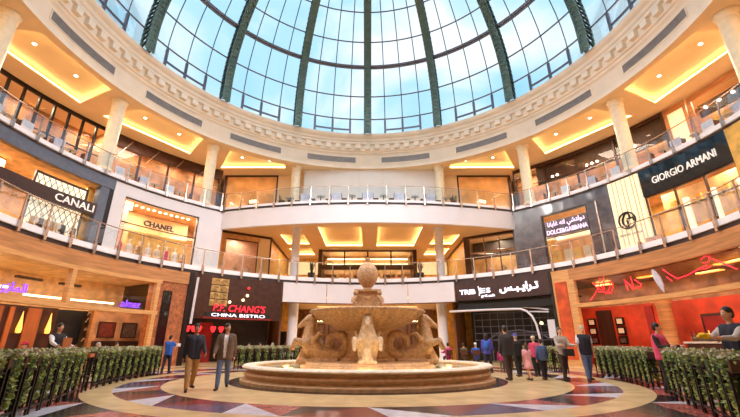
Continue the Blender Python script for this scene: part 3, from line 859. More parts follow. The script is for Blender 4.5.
# ================================================================ GROUND LEVEL
W0=15.5
# left restaurant
pier('trim_19',-AM,-52.2,W0-.05,W0+.2,5.18,5.98,'honey_wood')
g=G();g.arc(W0-.1,W0+.2,-AM,-59.2,5.0,5.2);struct('trim_20',g,'honey_frame')
g=G();g.arc(W0-.12,W0+.25,-AM,-59.2,3.05,3.28);struct('trim_20',g,'honey_frame')
for a in(-AM,-79.6,-60.0):
    g=G();g.arc(W0-.1,W0+.2,a-.45,a+.45,0 if a==-60.0 else 3.05,5.2,1);struct('trim_20',g,'honey_frame')
g=G();n=20;v=[P(W0+.05,-AM+(AM-60)*i/n,z) for i in range(n+1) for z in(3.28,5.0)];g.add(v,[(2*i,2*i+2,2*i+3,2*i+1) for i in range(n)]);struct('window_15',g,'shop_glass',smooth='all')
g=G();g.arc(W0+.25,22,-AM,-59,5.12,5.2);struct('ceiling',g,'interior_tan')
g=G();g.arc(19.9,20.1,-AM,-59,3.3,5.15);struct('wall_left',g,'interior_tan')
g=G();g.arc(19.3,19.6,-AM,-70.9,0,3.3);struct('wall_left',g,'dark_wood')
for i,(a0,a1) in enumerate(((-84.5,-82.8),(-81.6,-79.6),(-78.6,-77.9),(-75.9,-73.7),(-90,-87))):
    g=G();g.arc(19.2,19.3,a0,a1,0,3.2);o=part('wall_panel',g,'orange_wood');tag(o,'upright orange wood wall panel in the left restaurant, %s'%['far left','left of the first cone lamp','narrow one by the first cone lamp','between the two cone lamps','out at the left edge'][i],'panel')
for i,a in enumerate((-76.8,-72.3)):
    t=thing('wall_lamp','glowing amber cone shaped wall lamp, %s of the two in the left restaurant'%('left' if i==0 else 'right'),'lamp',P(19.1,a,1.85))
    g=G();g.lathe([(.02,0),(.12,.05),(.135,.25),(.08,.6),(.04,.9),(.012,1.15)],16);part('lamp_shade',g,'lamp_glass',t,smooth='all',rel=True)
    g=G();g.box(-.05,.05,-.05,.05,-.05,.02);part('bracket',g,'near_black',t,rel=True)
g=G();g.arc(19.9,20.1,-70.9,-65.4,0,3.3);struct('wall_left',g,'near_black')
t=thing('hanging_ornament','white curled ornaments strung down the dark doorway of the left restaurant','ornament',P(18.9,-66.3,1.2))
g=G();g.tube([(0,0,0),(0,0,2.2)],.012,5);part('cord',g,'near_black',t,rel=True)
for z,s in((1.9,.6),(1.5,.8),(.95,.4),(.35,.6)):
    g=G();g.tube([(.12*s*cos(q*.6),0,z+.16*s*sin(q*.9)) for q in range(9)],.035,6);part('curl',g,'steel',t,rel=True)
pier('wall_left',-65.4,-64.7,18.9,19.2,0,3.3,'honey_wood')
pier('wall_left',-64.7,-52.4,18.9,19.1,1.5,3.5,'interior_orange')
pier('wall_left',-64.7,-52.4,18.86,19.1,0,1.5,'dark_wood')
for i,(a0,a1,m) in enumerate(((-64.0,-61.1,'art_red'),(-59.5,-56.9,'art_grey'),(-55.2,-53.1,'art_brown'))):
    t=thing('framed_picture','square %s picture on the lit orange wall of the left restaurant, %s of three'%(['rust red','dull brown','dark brown'][i],['leftmost','middle','rightmost'][i]),'picture',P(18.85,(a0+a1)/2,1.8))
    g=G();g.arc(18.8,18.88,a0,a1,1.75,2.6);part('canvas',g,m,t)
    g=G();g.arc(18.77,18.88,a0-.15,a1+.15,2.6,2.66);g.arc(18.77,18.88,a0-.15,a1+.15,1.69,1.75);g.arc(18.77,18.88,a0-.15,a0,1.69,2.66,1);g.arc(18.77,18.88,a1,a1+.15,1.69,2.66,1);part('frame',g,'dark_wood',t)
# ceiling light slots of the left restaurant seen through the transom
for i,(a0,a1,r) in enumerate(((-96,-84,17.6),(-79,-63,18.4),(-90,-82,19.2))):
    g=G();g.arc(r,r+.12,a0,a1,3.9 if i!=1 else 3.75,3.98 if i!=1 else 3.83);o=part('light_bar',g,'led_warm');tag(o,'thin warm ceiling light strip in the left restaurant, %s'%['over the purple script','long one right of the post','farthest back'][i],'lamp')
for i,(a0,a1) in enumerate(((-86,-81.5),(-78,-74))):
    g=G();g.arc(16.6,16.8,a0,a1,4.3,4.42);o=part('ceiling_beam',g,'dark_wood');tag(o,'short dark beam below the ceiling of the left restaurant, %s of the post'%('left' if i==0 else 'right'),'beam')
# purple scripts
g=G();wall_text(g,'\uFEEF\uFEAF\uFE8E\uFEE4\uFEDF\uFE8D',-91.2,3.36,.5,W0-.14,width=1.5,depth=.04,bold=.0)
o=part('neon_sign',g,'neon_purple');tag(o,'purple glowing Arabic script on the wooden beam at the far left','sign')
g=G();wall_text(g,'almaz',-66.0,3.36,.4,W0-.14,width=1.25,depth=.04,bold=.0,shear=.3)
o=part('neon_sign',g,'neon_purple');tag(o,'purple glowing script on the wooden beam near the orange stone pier','sign')
# orange stone pier with tall dark door
pier('wall_left',-59.5,-52.4,W0+.02,W0+1.2,0,5.2,'orange_stone')
g=G();g.arc(W0-.02,W0+.02,-58.4,-56.2,0,4.6,2);dr=struct('door_1',g,'black_gloss')
g=G();g.arc(W0-.05,W0-.02,-58.4,-58.25,0,4.6,1);g.arc(W0-.05,W0-.02,-56.35,-56.2,0,4.6,1);g.arc(W0-.05,W0-.02,-58.4,-56.2,3.3,3.36);g.arc(W0-.05,W0-.02,-58.4,-56.2,4.55,4.6)
part('door_frame',g,'black_frame',dr)
g=G();
g.tube([P(W0-.04,-57.1+1.1*.6*cos(R(q)),4.2+.2*sin(R(q))) for q in range(50,320,20)],.035,5)
g.tube([P(W0-.04,-56.8+.5*cos(R(q)),4.2+.12*sin(R(q))) for q in range(90,300,20)],.03,5)
part('emblem',g,'black_letter',dr,label='curled dark emblem')
pier('wall_left',-52.4,-51.2,W0-.1,W0+1.0,0,5.98,'black_frame')
g=G();g.bar(P(W0-.25,-50.8,2.6),P(W0-.2,-50.4,5.7),.12);o=part('light_tube',g,'column_white');tag(o,'slim white upright tube between the orange pier and the dark bistro front','tube')
# dark bistro (left of centre)
pier('trim_21',-51.2,-26.1,W0-.06,W0+.14,3.0,5.98,'brown_frame')
t=thing('carved_screen','gold carved ornamental screen hanging on the dark bistro fascia','screen',P(W0-.1,-44,4))
for i in range(4):
    zc=5.6-i*.5
    g=G();g.arc(W0-.12,W0-.07,-46.4,-41.6,zc-.22,zc+.22)
    for s in(-1,1):
        g.tube([P(W0-.15,-44+s*1.15+.85*cos(R(q)),zc+.14*sin(R(q))) for q in range(0,360,30)],.035,5,closed=True)
        g.tube([P(W0-.15,-44+s*1.15+.35*cos(R(q)),zc+.06*sin(R(q))) for q in range(0,360,45)],.03,5,closed=True)
    part('carved_tile',g,'carving',t)
bx=G();bx.arc(W0-.14,W0-.06,-47,-29.4,3.12,3.42)
bs=part('sign_band',bx,'near_black');tag(bs,'dark sign with red neon script over small white capitals on the bistro','sign')
g=G();wall_text(g,"P.F. CHANG'S",-38.0,3.52,.5,W0-.18,width=3.9,depth=.05,bold=.0,shear=.15)
part('sign_letters',g,'neon_red',bs,label='red neon letters')
g=G();wall_text(g,"CHINA BISTRO",-38.1,3.16,.22,W0-.17,width=4.0,depth=.04,bold=.008)
part('sign_letters',g,'neon_white',bs,label='small white lit capitals')
g=G();g.arc(W0-.3,W0-.1,-48,-29,3.0,3.1);struct('trim_22',g,'deep_red')
for i,(a,z) in enumerate(((-36,5.3),(-36.2,4.75),(-37.3,4.4),(-41,4.2))):
    g=G();g.ball(P(W0-.2,a,z),.1);o=part('lantern',g,'lamp_cream' if i else 'lamp_red');tag(o,'small round hanging light against the dark bistro fascia, %s'%['red and highest','cream below the red one','cream just above the red script','beside the carved screen'][i],'lamp')
pier('wall_left',-52,-26,19.9,20.1,0,5.0,'interior_dark')
g=G();g.arc(W0+.1,22,-52,-26,4.6,4.7);struct('ceiling',g,'interior_dark')
for i,a in enumerate((-47.6,-46.2,-44.9,-41.5,-39.5)):
    g=G();r=17.5
    for s in(-1,1):g.ball(P(r,a+s*.28,2.45),.13,.1,.13)
    g.ball(P(r,a,2.32),.15,.1,.18);o=part('lantern',g,'lamp_red');tag(o,'glowing red lantern inside the dark bistro doorway, %s of five'%nth(i,5),'lamp','red lanterns in the bistro doorway')
g=G();g.arc(18.9,19.1,-43,-40,0,2.9);struct('wall_left',g,'deep_red')
# yellow shop and corridor behind the white panels
slab('wall_left',(-7.2,16.0),(-9.2,20.5),0,4.95,.15,'bronze_wood')
g=G();g.box(-12,-6.9,19.9,20.1,0,4.95);struct('wall_back',g,'interior_gold')
g=G();g.box(-8.15,-7.4,19.8,19.92,0,2.4);struct('door_2',g,'near_black')
slab('wall_right',(7.2,16.0),(9.2,20.5),0,4.95,.15,'bronze_wood')
g=G();g.box(6.9,12,19.9,20.1,0,4.95);struct('wall_back',g,'interior_gold')
g=G();g.box(-7.2,7.2,27.0,27.2,0,4.95);struct('wall_back',g,'bronze_wood')
for i in range(6):
    x=-5.6+i*2.25
    flatwin('window_16',x-.9,x+.9,26.8,.1,3.4,1,'brown_frame','shop_glass',fw=.1)
    g=G();g.box(x-.8,x+.8,26.4,26.5,3.6,3.9);o=part('light_bar',g,'led_white');tag(o,'glowing bar over the far passage windows, %s of six'%nth(i,6),'lamp','bars over the passage windows')
# right café with dark fascia
pier('trim_23',26.9,53.2,W0-.08,W0+.14,4.5,5.98,'sign_brown')
pier('trim_23',26.9,53.2,W0+.3,W0+.5,3.8,4.6,'near_black')
g=G();wall_text(g,'TRIB',30.35,4.95,.36,W0-.1,width=1.25,depth=.05,bold=.035)
wall_text(g,'S',36.4,4.98,.36,W0-.1,width=.32,depth=.05,bold=.035)
for z in(4.98,5.12,5.27):g.tube([P(W0-.12,33.9,z+.02),P(W0-.12,35.5,z+.04)],.035,6)
g.tube([P(W0-.12,33.7,4.8),P(W0-.12,33.9,5.1),P(W0-.12,33.6,5.5)],.035,6)
g.tube([P(W0-.12,34.1,4.95),P(W0-.12,34.2,5.4)],.03,6)
tb=part('shop_sign',g,'neon_white');tag(tb,'white glowing lettering in Latin and Arabic on the dark brown café fascia','sign')
g=G();wall_text(g,'grill.café',36.2,4.62,.24,W0-.1,width=1.05,depth=.04,bold=.01);part('small_letters',g,'neon_white',tb)
g=G();wall_text(g,'\uFEB2\u0640\uFE92\u0640\uFEF3\uFE8D\uFEAE\u0640\uFE97',45.0,4.82,.72,W0-.1,width=2.9,depth=.05,bold=.035);part('arabic_letters',g,'neon_white',tb)
# canopy arch
t=thing('canopy_frame','white curved canopy frame arching over the dark café front','canopy',P(W0+.3,38,0))
def archp(r,dz=0):
    p=[P(r,24.5+i*1.5,3.72+dz+.03*sin(i*.3)) for i in range(13)]
    p+=[P(r,44.5,3.68+dz),P(r,46,3.5+dz),P(r,47.2,3.15+dz),P(r,48,2.6+dz*.7),P(r,48.4,1.8),P(r,48.6,.9),P(r,48.7,0)]
    return p
g=G();g.tube(archp(W0+.1),.08,8);part('arch_rail',g,'white_paint',t,smooth='all')
g=G();g.tube([P(W0+.5,44,3.85),P(W0+.5,48,3.7),P(W0+.5,51,3.55)],.06,6);g.tube([P(W0+.5,46,3.5),P(W0+.5,51,3.4)],.05,6);part('outrigger',g,'white_paint',t)
g=G();g.arc(W0+.6,W0+.75,50.0,51.8,1.7,2.9,1);o=part('notice_board',g,'white_paint');tag(o,'small white upright board beside the canopy of the dark café','board')
t=thing('grid_screen','dark metal grid screen across the café front under the canopy','screen',P(17,38,0))
g=G()
for z in(1.6,2.1,2.6,3.1,3.6):g.tube([P(17,30+i*1.5,z) for i in range(15)],.03,5)
for i in range(11):g.tube([P(17,30+i*2.1,0),P(17,30+i*2.1,3.65)],.03,5)
part('grid',g,'mullion',t)
g=G();g.arc(17.3,17.4,34,48,1.9,2.0);g.tube([P(17.2,33,1.6),P(17.2,36,2.15),P(17.2,41,2.3),P(17.2,46,2.1),P(17.2,48,1.7)],.06,6);part('door_arch',g,'mullion',t)
pier('wall_right',26.9,53.2,20.3,20.5,0,5.0,'near_black')
g=G();g.arc(W0+.1,22,26.9,53,4.6,4.7);struct('ceiling',g,'interior_dark')
g=G();g.ball(P(17.6,46.2,2.75),.13);o=part('lantern',g,'lamp_cream');tag(o,'single small glowing ball lamp inside the dark café','lamp')
pier('wall_right',53.2,53.8,W0-.1,W0+1.5,0,5.98,'near_black')
# framed orange panel pier
pier('trim_24',53.8,58.4,W0,W0+.3,0,5.98,'honey_frame')
g=G();g.arc(W0-.05,W0,54.4,57.4,.4,5.2,2);o=part('wall_panel',g,'poster_orange');tag(o,'tall plain orange panel in a honey wood frame right of the dark café','panel')
# right restaurant
pier('trim_19',58.4,AM,W0-.05,W0+.2,5.2,5.98,'honey_wood')
g=G();g.arc(W0-.12,W0+.25,58.4,AM,3.5,3.74);struct('trim_20',g,'honey_frame')
pier('trim_20',58.4,59.4,W0-.08,W0+.2,0,5.3,'honey_frame')
g=G();v=[P(W0+.05,59+(AM-59)*i/n,z) for i in range(n+1) for z in(3.74,5.2)];g.add(v,[(2*i,2*i+2,2*i+3,2*i+1) for i in range(n)]);struct('window_17',g,'shop_glass',smooth='all')
g=G();g.arc(W0+.25,22,58.4,AM,5.15,5.25);struct('ceiling',g,'bronze_wood')
g=G();g.arc(19.9,20.1,49,AM,3.7,5.2);struct('wall_right',g,'interior_orange')
pier('wall_right',49,AM,19.4,19.6,0,3.75,'red_wall')
slab('wall_right',P(17.0,53.5)[:2],P(19.4,49.3)[:2],0,3.75,.1,'red_wall')
slab('wall_right',P(16.9,53.3)[:2],P(19.3,49.1)[:2],0,5.0,.1,'near_black')
pier('wall_right',56.2,59.0,19.2,19.4,0,3.5,'dark_wood')
pier('wall_right',65.4,66.8,19.3,19.4,0,3.6,'deep_red')
t=thing('column','round gold veined column inside the right restaurant behind the hedge','column',P(18.2,71.1,0))
g=G();g.lathe([(.42,0),(.42,.2),(.36,.3),(.36,3.4),(.5,3.75)],20);part('shaft',g,'honey_wood',t,rel=True,smooth='auto')
k=0
for a in(54.9,60.4):
    for z in(1.55,2.15,2.75):
        t=thing('framed_picture','small framed picture on the red wall of the right restaurant, %s of the %s column'%({1.55:'lowest',2.15:'middle',2.75:'topmost'}[z],'left' if a<58 else 'right'),'picture',P(19.3,a,z))
        g=G();g.arc(19.28,19.38,a-.8,a+.8,z-.25,z+.25,1);part('frame',g,'black_frame',t)
        g=G();g.arc(19.25,19.28,a-.5,a+.5,z-.16,z+.16,1);part('canvas',g,'cream_paint' if z>2 else 'art_grey',t)
t=thing('framed_picture','large dark framed picture on the red wall at the right edge of the picture','picture',P(19.3,76.5,1.7))
g=G();g.arc(19.25,19.38,74.6,78.6,1.5,2.9,2);part('frame',g,'dark_wood',t)
g=G();g.arc(19.2,19.25,75.0,78.2,1.65,2.75,2);part('canvas',g,'deep_red',t)
for i,(a0,a1,r,z) in enumerate(((61,63.5,17.5,3.72),(70,72.5,16.4,3.62),(86,91,16.2,3.65),(78,82,18.2,4.9),(84,90,17.2,5.0),(60,63,17.5,4.95),(92,97,17.4,5.0),(70,73,17.0,5.0))):
    g=G();g.arc(r,r+.35,a0,a1,z,z+.06);o=part('ceiling_light',g,'lamp_cream' if z<4 else 'lamp_glass');tag(o,'%s ceiling light in the right restaurant, %s'%('flat cream' if z<4 else 'amber',['above the small framed pictures','left of the gold column','above the woman at the right edge','amber, over the gold column','amber, right of centre','amber, by the honey wood post','amber, at the far right edge','amber, above the red script'][i]),'lamp')
# neon scribbles and board
def neon(paths,a,z,lab,r=W0-.1,m='neon_red',rad=.026,name='neon_sign'):
    g=G()
    for p in paths:g.tube([P(r,a+math.degrees(x/r),z+y) for x,y in p],rad,6)
    o=part(name,g,m);return tag(o,lab,'sign')
neon([[(-.9,.1),(-.5,.5),(-.1,1.0)],[(-.6,1.15),(-.35,.8),(-.1,.6),(.1,1.1)],[(-.1,1.35),(-.05,1.1)],[(0,.5),(.15,.9),(.2,1.4)],[(.1,.35),(.4,.6),(.6,1.1)],[(.45,.4),(.65,.7),(.7,.95)],[(-.3,.55),(.2,.45),(.5,.35)]],66.2,3.75,'red neon script with splayed strokes on the upper glass near the orange panel')
neon([[(-.5,1.0),(-.45,.5),(-.4,.35)],[(-.45,.9),(-.2,.6),(-.1,.35)],[(-.1,1.1),(-.05,.45),(.2,.4)],[(.1,.9),(.3,.7),(.45,.6),(.4,.45),(.1,.5)]],73.4,3.8,'small red neon script in the middle of the right upper glass')
neon([[(-1.8,1.1),(-1.5,.8),(-1.1,.5)],[(-1.7,.7),(-1.45,.45)],[(-1.15,.5),(-.5,.6),(.3,.8),(.6,.85)],[(.35,1.15),(.6,1.25),(.9,1.2),(.7,.95),(.4,1.0)],[(.8,1.15),(1.3,.85),(2.0,.4)],[(.2,.75),(.5,.7),(.8,.8)]],87.0,3.85,'long red neon script stroke on the upper glass at the far right')
t=thing('surfboard_sign','pale mauve leaf shaped board leaning in the upper glass of the right restaurant','sign',P(W0-.15,79.2,3.75))
g=G();q=[(0,0),(.16,.35),(.2,.75),(.12,1.1),(0,1.25),(-.12,1.1),(-.18,.75),(-.12,.35)]
a=79.0
vs=[P(W0-.12-d,a+math.degrees((x-.28*(y-.6))/W0),3.8+y) for d in(0,.06) for x,y in q];m=len(q)
g.add(vs,[tuple(range(m)),tuple(range(2*m-1,m-1,-1))]+[(i,(i+1)%m,m+(i+1)%m,m+i) for i in range(m)]);part('board',g,'marble_white',t)
# service counter with bottles inside the right restaurant
t=thing('sideboard','pale serving counter on the red wall behind the woman in pink and black','counter',P(18.5,76.6,0),-R(76.6))
g=G();g.box(-1.0,1.0,-.3,.3,.0,1.35);part('body',g,'dark_wood',t,rel=True)
g=G();g.box(-1.1,1.1,-.4,.35,1.35,1.45);part('worktop',g,'table_top',t,rel=True)
for i in range(7):
    p=P(18.4,74.3+i*.7,1.45);g=G();g.lathe([(.001,0),(.06,0),(.06,.3),(.02,.42),(.02,.55),(.001,.55)],8);o=part('bottle',g,['lamp_glass','leaf_dark','cloth_navy','cloth_red'][i%4] if i!=0 else 'cloth_navy',rel=True);o.location=p;tag(o,'small bottle on the pale serving counter at right, %s of seven'%nth(i,7),'bottle','bottles on the serving counter')
# ================================================================ solids fused into one skin
def fused(g,name,voxel=.03,smooth=4):
    me=g.mesh('tmp','skin');o=bpy.data.objects.new('tmp',me);C.objects.link(o)
    md=o.modifiers.new('r','REMESH');md.mode='VOXEL';md.voxel_size=voxel;md.use_smooth_shade=True
    if smooth:
        sm=o.modifiers.new('s','SMOOTH');sm.factor=.5;sm.iterations=smooth
    dg=bpy.context.evaluated_depsgraph_get();dg.update()
    m=bpy.data.meshes.new_from_object(o.evaluated_get(dg));m.name=name
    bpy.data.objects.remove(o);bpy.data.meshes.remove(me)
    m.materials.clear();m.polygons.foreach_set('use_smooth',[True]*len(m.polygons))
    return m
def mpart(name,me,m,parent,label=None):
    me.materials.append(MATS[m]);o=bpy.data.objects.new(name,me);C.objects.link(o);o.parent=parent
    if label:o['label']=label
    return o

# ================================================================ fountain
F=thing('fountain','large travertine fountain with sea horses under a shell bowl, standing in the round basin','fountain')
g=G();g.lathe([(5.0,.0),(5.0,.10),(4.9,.13),(4.78,.15),(4.76,.2),(4.84,.24),(4.88,.3),(4.84,.36),(4.74,.38),(4.72,.42),(4.8,.46),(4.9,.49),(4.92,.53),(4.88,.56),(4.5,.56),(4.46,.52),(4.46,.2),(.01,.18)],128)
part('basin',g,'travertine_gold',F,smooth='auto')
g=G();g.lathe([(4.93,.5),(4.95,.54),(4.9,.59),(4.48,.59),(4.47,.5)],128);part('coping',g,'coping_stone',F,smooth='auto')
g=G();g.lathe([(4.46,.47),(.01,.47)],96);part('water',g,'water',F,smooth='all')
g=G();g.lathe([(2.75,.2),(2.75,.5),(2.7,.56),(2.55,.58),(2.5,.66),(.01,.66)],64);part('plinth',g,'travertine',F,smooth='auto')
g=G();g.lathe([(1.15,.66),(1.15,.78),(.95,.85),(.88,1.0),(.85,1.7),(.95,1.85),(1.0,1.95),(.6,2.0)],32,mod=lambda a,j:1+.03*cos(R(a)*8));part('pedestal',g,'travertine',F,smooth='auto')
g=G()
rim=lambda a,j:1+(.018*abs(cos(R(a)*18))-.009)*(min(j,9)/9 if j<12 else .8)
g.lathe([(.7,1.8),(1.0,1.86),(1.35,1.98),(1.7,2.13),(2.0,2.29),(2.2,2.42),(2.28,2.5),(2.38,2.55),(2.42,2.61),(2.38,2.66),(2.28,2.65),(2.1,2.56),(1.5,2.5),(.3,2.5)],240,mod=lambda a,j:1+(.012,.02,.03,.035,.04,.045,.05,.06,.06,.05,.03,.02,.01,0)[j]*(abs(cos(R(a)*20))-.6))
part('shell_bowl',g,'travertine',F,smooth='all')
g=G();g.box(-.62,.62,-.62,.62,2.45,2.74);g.box(-.54,.54,-.54,.54,2.74,2.9);g.box(-.5,.5,-.5,.5,2.86,2.96);g.box(-.46,.46,-.46,.46,2.94,3.36);g.box(-.48,.48,-.48,.48,3.36,3.44);g.box(-.56,.56,-.56,.56,3.44,3.52)
for sx in(-1,1):
    for sy in(-1,1):
        g.ball((sx*.5,sy*.5,3.38),.12);g.tube([(sx*.42,sy*.42,3.3),(sx*.6,sy*.6,3.12),(sx*.6,sy*.6,2.98)],[.09,.08,.1],8)
for q in range(4):
    rr=Matrix.Rotation(q*PI/2,3,'Z');c=rr@Vector((0,-.43,3.16));g.ball(c,.2,.06,.12,rot=rr)
part('carved_block',g,'travertine',F,smooth='auto')
g=G()
def cone(a,j): return 1+.035*cos(R(a)*12+j*PI)
eg=[(.14,3.52),(.2,3.58),(.17,3.66),(.26,3.74)]
for i in range(15):
    t_=-58+i*142/14;eg.append((.44*cos(R(t_))*(1+.015*(i%2)),4.22+.58*sin(R(t_))))
g.lathe(eg+[(.05,4.84),(.001,4.86)],36,mod=cone);g.ball((0,0,4.93),.075);g.lathe([(.04,4.8),(.09,4.86),(.03,4.89)],10)
part('finial',g,'travertine',F,smooth='auto')
def hippocamp(fw=1.):
    g=G()
    def ch(pts):
        for a,b in zip(pts,pts[1:]): g.cap(a[:3],b[:3],a[3],b[3],12)
    ch([(2.42,0,1.5,.36),(2.34,0,1.2,.40),(2.05,0,.98,.36),(1.65,0,.88,.30),(1.3,0,.84,.25),(1.02,0,.95,.22),(.88,0,1.2,.2),(.9,0,1.47,.18),(1.07,0,1.68,.17),(1.35,0,1.74,.155),(1.6,0,1.6,.135),(1.68,0,1.36,.11),(1.58,0,1.2,.07)])
    ch([(2.42,0,1.5,.36),(2.44,0,1.8,.27),(2.38,0,2.08,.21),(2.36,0,2.28,.18),(2.46,0,2.37,.17)])
    ch([(2.46,0,2.36,.17),(2.64,0,2.24,.135),(2.84,0,2.08,.10),(2.93,0,2.02,.085)])
    ch([(2.52,0,2.2,.13),(2.7,0,2.1,.09)])
    for s in(-1,1):
        ch([(2.36,s*.1,2.48,.05),(2.32,s*.12,2.64,.02)])
        ch([(2.5,s*fw*.25,1.35,.2),(2.82,s*fw*.3,1.42,.13),(2.98,s*fw*.31,1.5,.09)])
        ch([(2.98,s*fw*.31,1.5,.085),(3.1,s*fw*.31,1.28,.06),(3.16,s*fw*.31,1.14,.075)])
        g.ball((2.66,s*.13,2.3),.035)
        ch([(2.2,s*.3,1.5,.10),(2.0,s*.42,1.75,.07),(1.85,s*.45,1.7,.04)])
    g.box(1.2,2.9,-.34,.34,.56,.74)
    ch([(2.75,0,.7,.2),(2.6,0,1.0,.2)])
    return g
hm=fused(hippocamp(),'hippocamp',.035,2)
hm.materials.append(MATS['travertine'])
mane=G()
for i in range(9):
    q=i/8;x=2.28-.06*sin(q*3);z=2.55-q*1.15
    mane.cap((x,0,z),(x-.16-.05*sin(i*2),.05*(-1)**i,z-.14),.085,.03,8)
tail=G()
for i in range(5):
    a=R(-50+i*35);tail.cap((1.5,0,1.28),(1.5+.2*cos(a),.16*(-1)**i,1.3+.16*sin(a)),.05,.015,6)
manem=mane.mesh('mane','travertine',smooth='all');tailm=tail.mesh('tail_fin','travertine',smooth='all')
for q in range(4):
    rz=[PI,0,-PI/2,PI/2][q]
    pale=(q==2)
    m=hm if not pale else fused(hippocamp(1.45),'sea_horse',.035,2)
    if pale:m.materials.clear();m.materials.append(MATS['travertine_pale'])
    h=bpy.data.objects.new('sea_horse',m);C.objects.link(h);h.parent=F;h.rotation_euler=(0,0,rz)
    if q==2:h.scale=(.82,1.05,1.0);h.location=(0,0,.0)
    h['label']=['sea horse with coiled tail facing left','sea horse with coiled tail facing right','paler sea horse facing the front','sea horse facing the back'][q]
    for nm,mm_ in(('mane',manem),('tail_fin',tailm)):
        o=bpy.data.objects.new(nm,mm_);C.objects.link(o);o.parent=h
g=G()
for x,y in((0,-3.3),(-3.3,-.9),(3.3,-.9),(-1.2,-3.0),(1.2,-3.0),(-3.4,1),(3.4,1)):
    pass
for i,a in enumerate((180,150,210,120,240,90,270,30,330)):
    x,y,_=P(3.35 if i else 3.2,a);g=G();g.lathe([(.001,.5),(.12,.5),(.14,.47),(.14,.4)],14,(x,y));part('basin_lamp',g,'lamp_glass',F)
    pt((x,y,.62),18 if i else 26,(1,.68,.3),.1)

# ================================================================ hedges
def leafcloud(seed):
    rr=random.Random(seed);g=G()
    for i in range(520):
        # draped over the trough: more at the top, trailing down front and sides
        if i<130: x=rr.gauss(0,.13);x=max(-.27,min(.27,x));y=rr.uniform(-.18,.18);z=1.08+rr.uniform(0,.16)-abs(x)*.12
        else:
            z=rr.uniform(.22,1.12);w=.145-.02*(1.1-z);x=rr.gauss(0,w*.5);x=max(-w,min(w,x));s=-1 if rr.random()<.62 else 1
            y=s*(.13+rr.uniform(-.05,.06)-.03*(1.1-z))
        c=Vector((x,y,z));a=Vector((rr.uniform(-1,1),rr.uniform(-1,1),rr.uniform(-.8,.3))).normalized();b=a.cross(Vector((rr.uniform(-1,1),rr.uniform(-1,1),rr.uniform(-1,1)))).normalized()
        L=rr.uniform(.035,.06);w=L*.55
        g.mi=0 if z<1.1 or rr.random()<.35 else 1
        nrm=a.cross(b)*L*.25
        g.add([c-a*L,c+b*w+nrm,c+a*L,c-b*w+nrm],[(0,1,2),(0,2,3)])
    return g
lm=[leafcloud(s).mesh('foliage',['leaf','leaf_pale']) for s in range(4)]
sg=G();sg.box(-.25,.25,-.12,.12,.88,1.08);trough=sg.mesh('trough','soil_box')
lg=G();lg.box(-.02,.02,-.02,.02,0,.9);legm=lg.mesh('leg','planter_metal')
rg=G();rg.box(-.26,.26,-.17,-.14,.12,.16);rg.box(-.26,.26,.14,.17,.12,.16);rg.box(-.26,.26,-.17,.17,.5,.53);rg.box(-.26,.26,-.17,.17,.83,.86);[rg.box(sx,sx+.03,sy,sy+.03,.12,.86) for sx in(-.26,.23) for sy in(-.17,.14)];rackm=rg.mesh('rack','planter_metal')
core=G()
for s in(-1,1): 
    core.cap((0,s*.08,.4),(0,s*.08,1.0),.06,.09,8)
corem=core.mesh('vines','leaf_dark',smooth='all')
def planter(loc,rz,idx,label,group):
    t=thing('hedge_planter',label,'planter',loc,rz,group)
    for nm,me in(('trough',trough),('rack',rackm),('vines',corem),('foliage',lm[idx%4])):
        o=bpy.data.objects.new(nm,me);C.objects.link(o);o.parent=t
        if nm=='foliage':o['kind']='stuff'
    for x in(-.24,.24):
        for y in(-.155,.155):
            o=bpy.data.objects.new('leg',legm);C.objects.link(o);o.parent=t;o.location=(x,y,0)
def hedge(path,gap,text,group,pitch=.60):
    """planters set out along a path of points; gap = (y0,y1) left free"""
    pts=[Vector((*p,0)) for p in path];out=[];acc=0
    for a,b in zip(pts,pts[1:]):
        L=(b-a).length
        while acc<=L:
            out.append((a.lerp(b,acc/L),math.atan2((b-a).y,(b-a).x)));acc+=pitch
        acc-=L
    out=[(p,an) for p,an in out if not(gap and gap[0]<p.y<gap[1])]
    for k,(p,an) in enumerate(out): planter(tuple(p),an,k,'ivy draped planter in '+text%ORDW[k],group)
def smooth_path(pts,n=6):
    out=[]
    P_=[pts[0]]+pts+[pts[-1]]
    for i in range(1,len(P_)-2):
        for k in range(n):
            t=k/n;q=[]
            for c in(0,1):
                a,b,c_,d=P_[i-1][c],P_[i][c],P_[i+1][c],P_[i+2][c]
                q.append(.5*((2*b)+(-a+c_)*t+(2*a-5*b+4*c_-d)*t*t+(-a+3*b-3*c_+d)*t**3))
            out.append(tuple(q))
    return out+[pts[-1]]
hedge(smooth_path([(-6.3,-10.6),(-6.7,-9.2),(-7.3,-7.6),(-7.9,-6.1),(-8.7,-4.1),(-9.35,-1.5),(-9.75,1.3),(-9.9,2.3)]),(-5.15,-4.3),'the left hedge, %s from the camera','planters of the left hedge')
hedge(smooth_path([(-7.1,5.9),(-6.2,7.4),(-5.2,8.7),(-4.3,9.6)]),None,'the short hedge before the dark bistro, %s from the left','planters of the bistro hedge')
hedge(smooth_path([(8.6,6.6),(9.4,4.9),(9.9,3.6)]),None,'the short hedge behind the man in jeans, %s from left','planters of the short right hedge')
hedge(smooth_path([(6.1,-10.2),(6.65,-9.2),(7.3,-7.8),(8.0,-6.4),(8.75,-4.8),(9.45,-2.9),(10.15,-.7),(10.55,1.8)]),(-5.9,-3.9),'the right hedge, %s from the camera','planters of the right hedge')

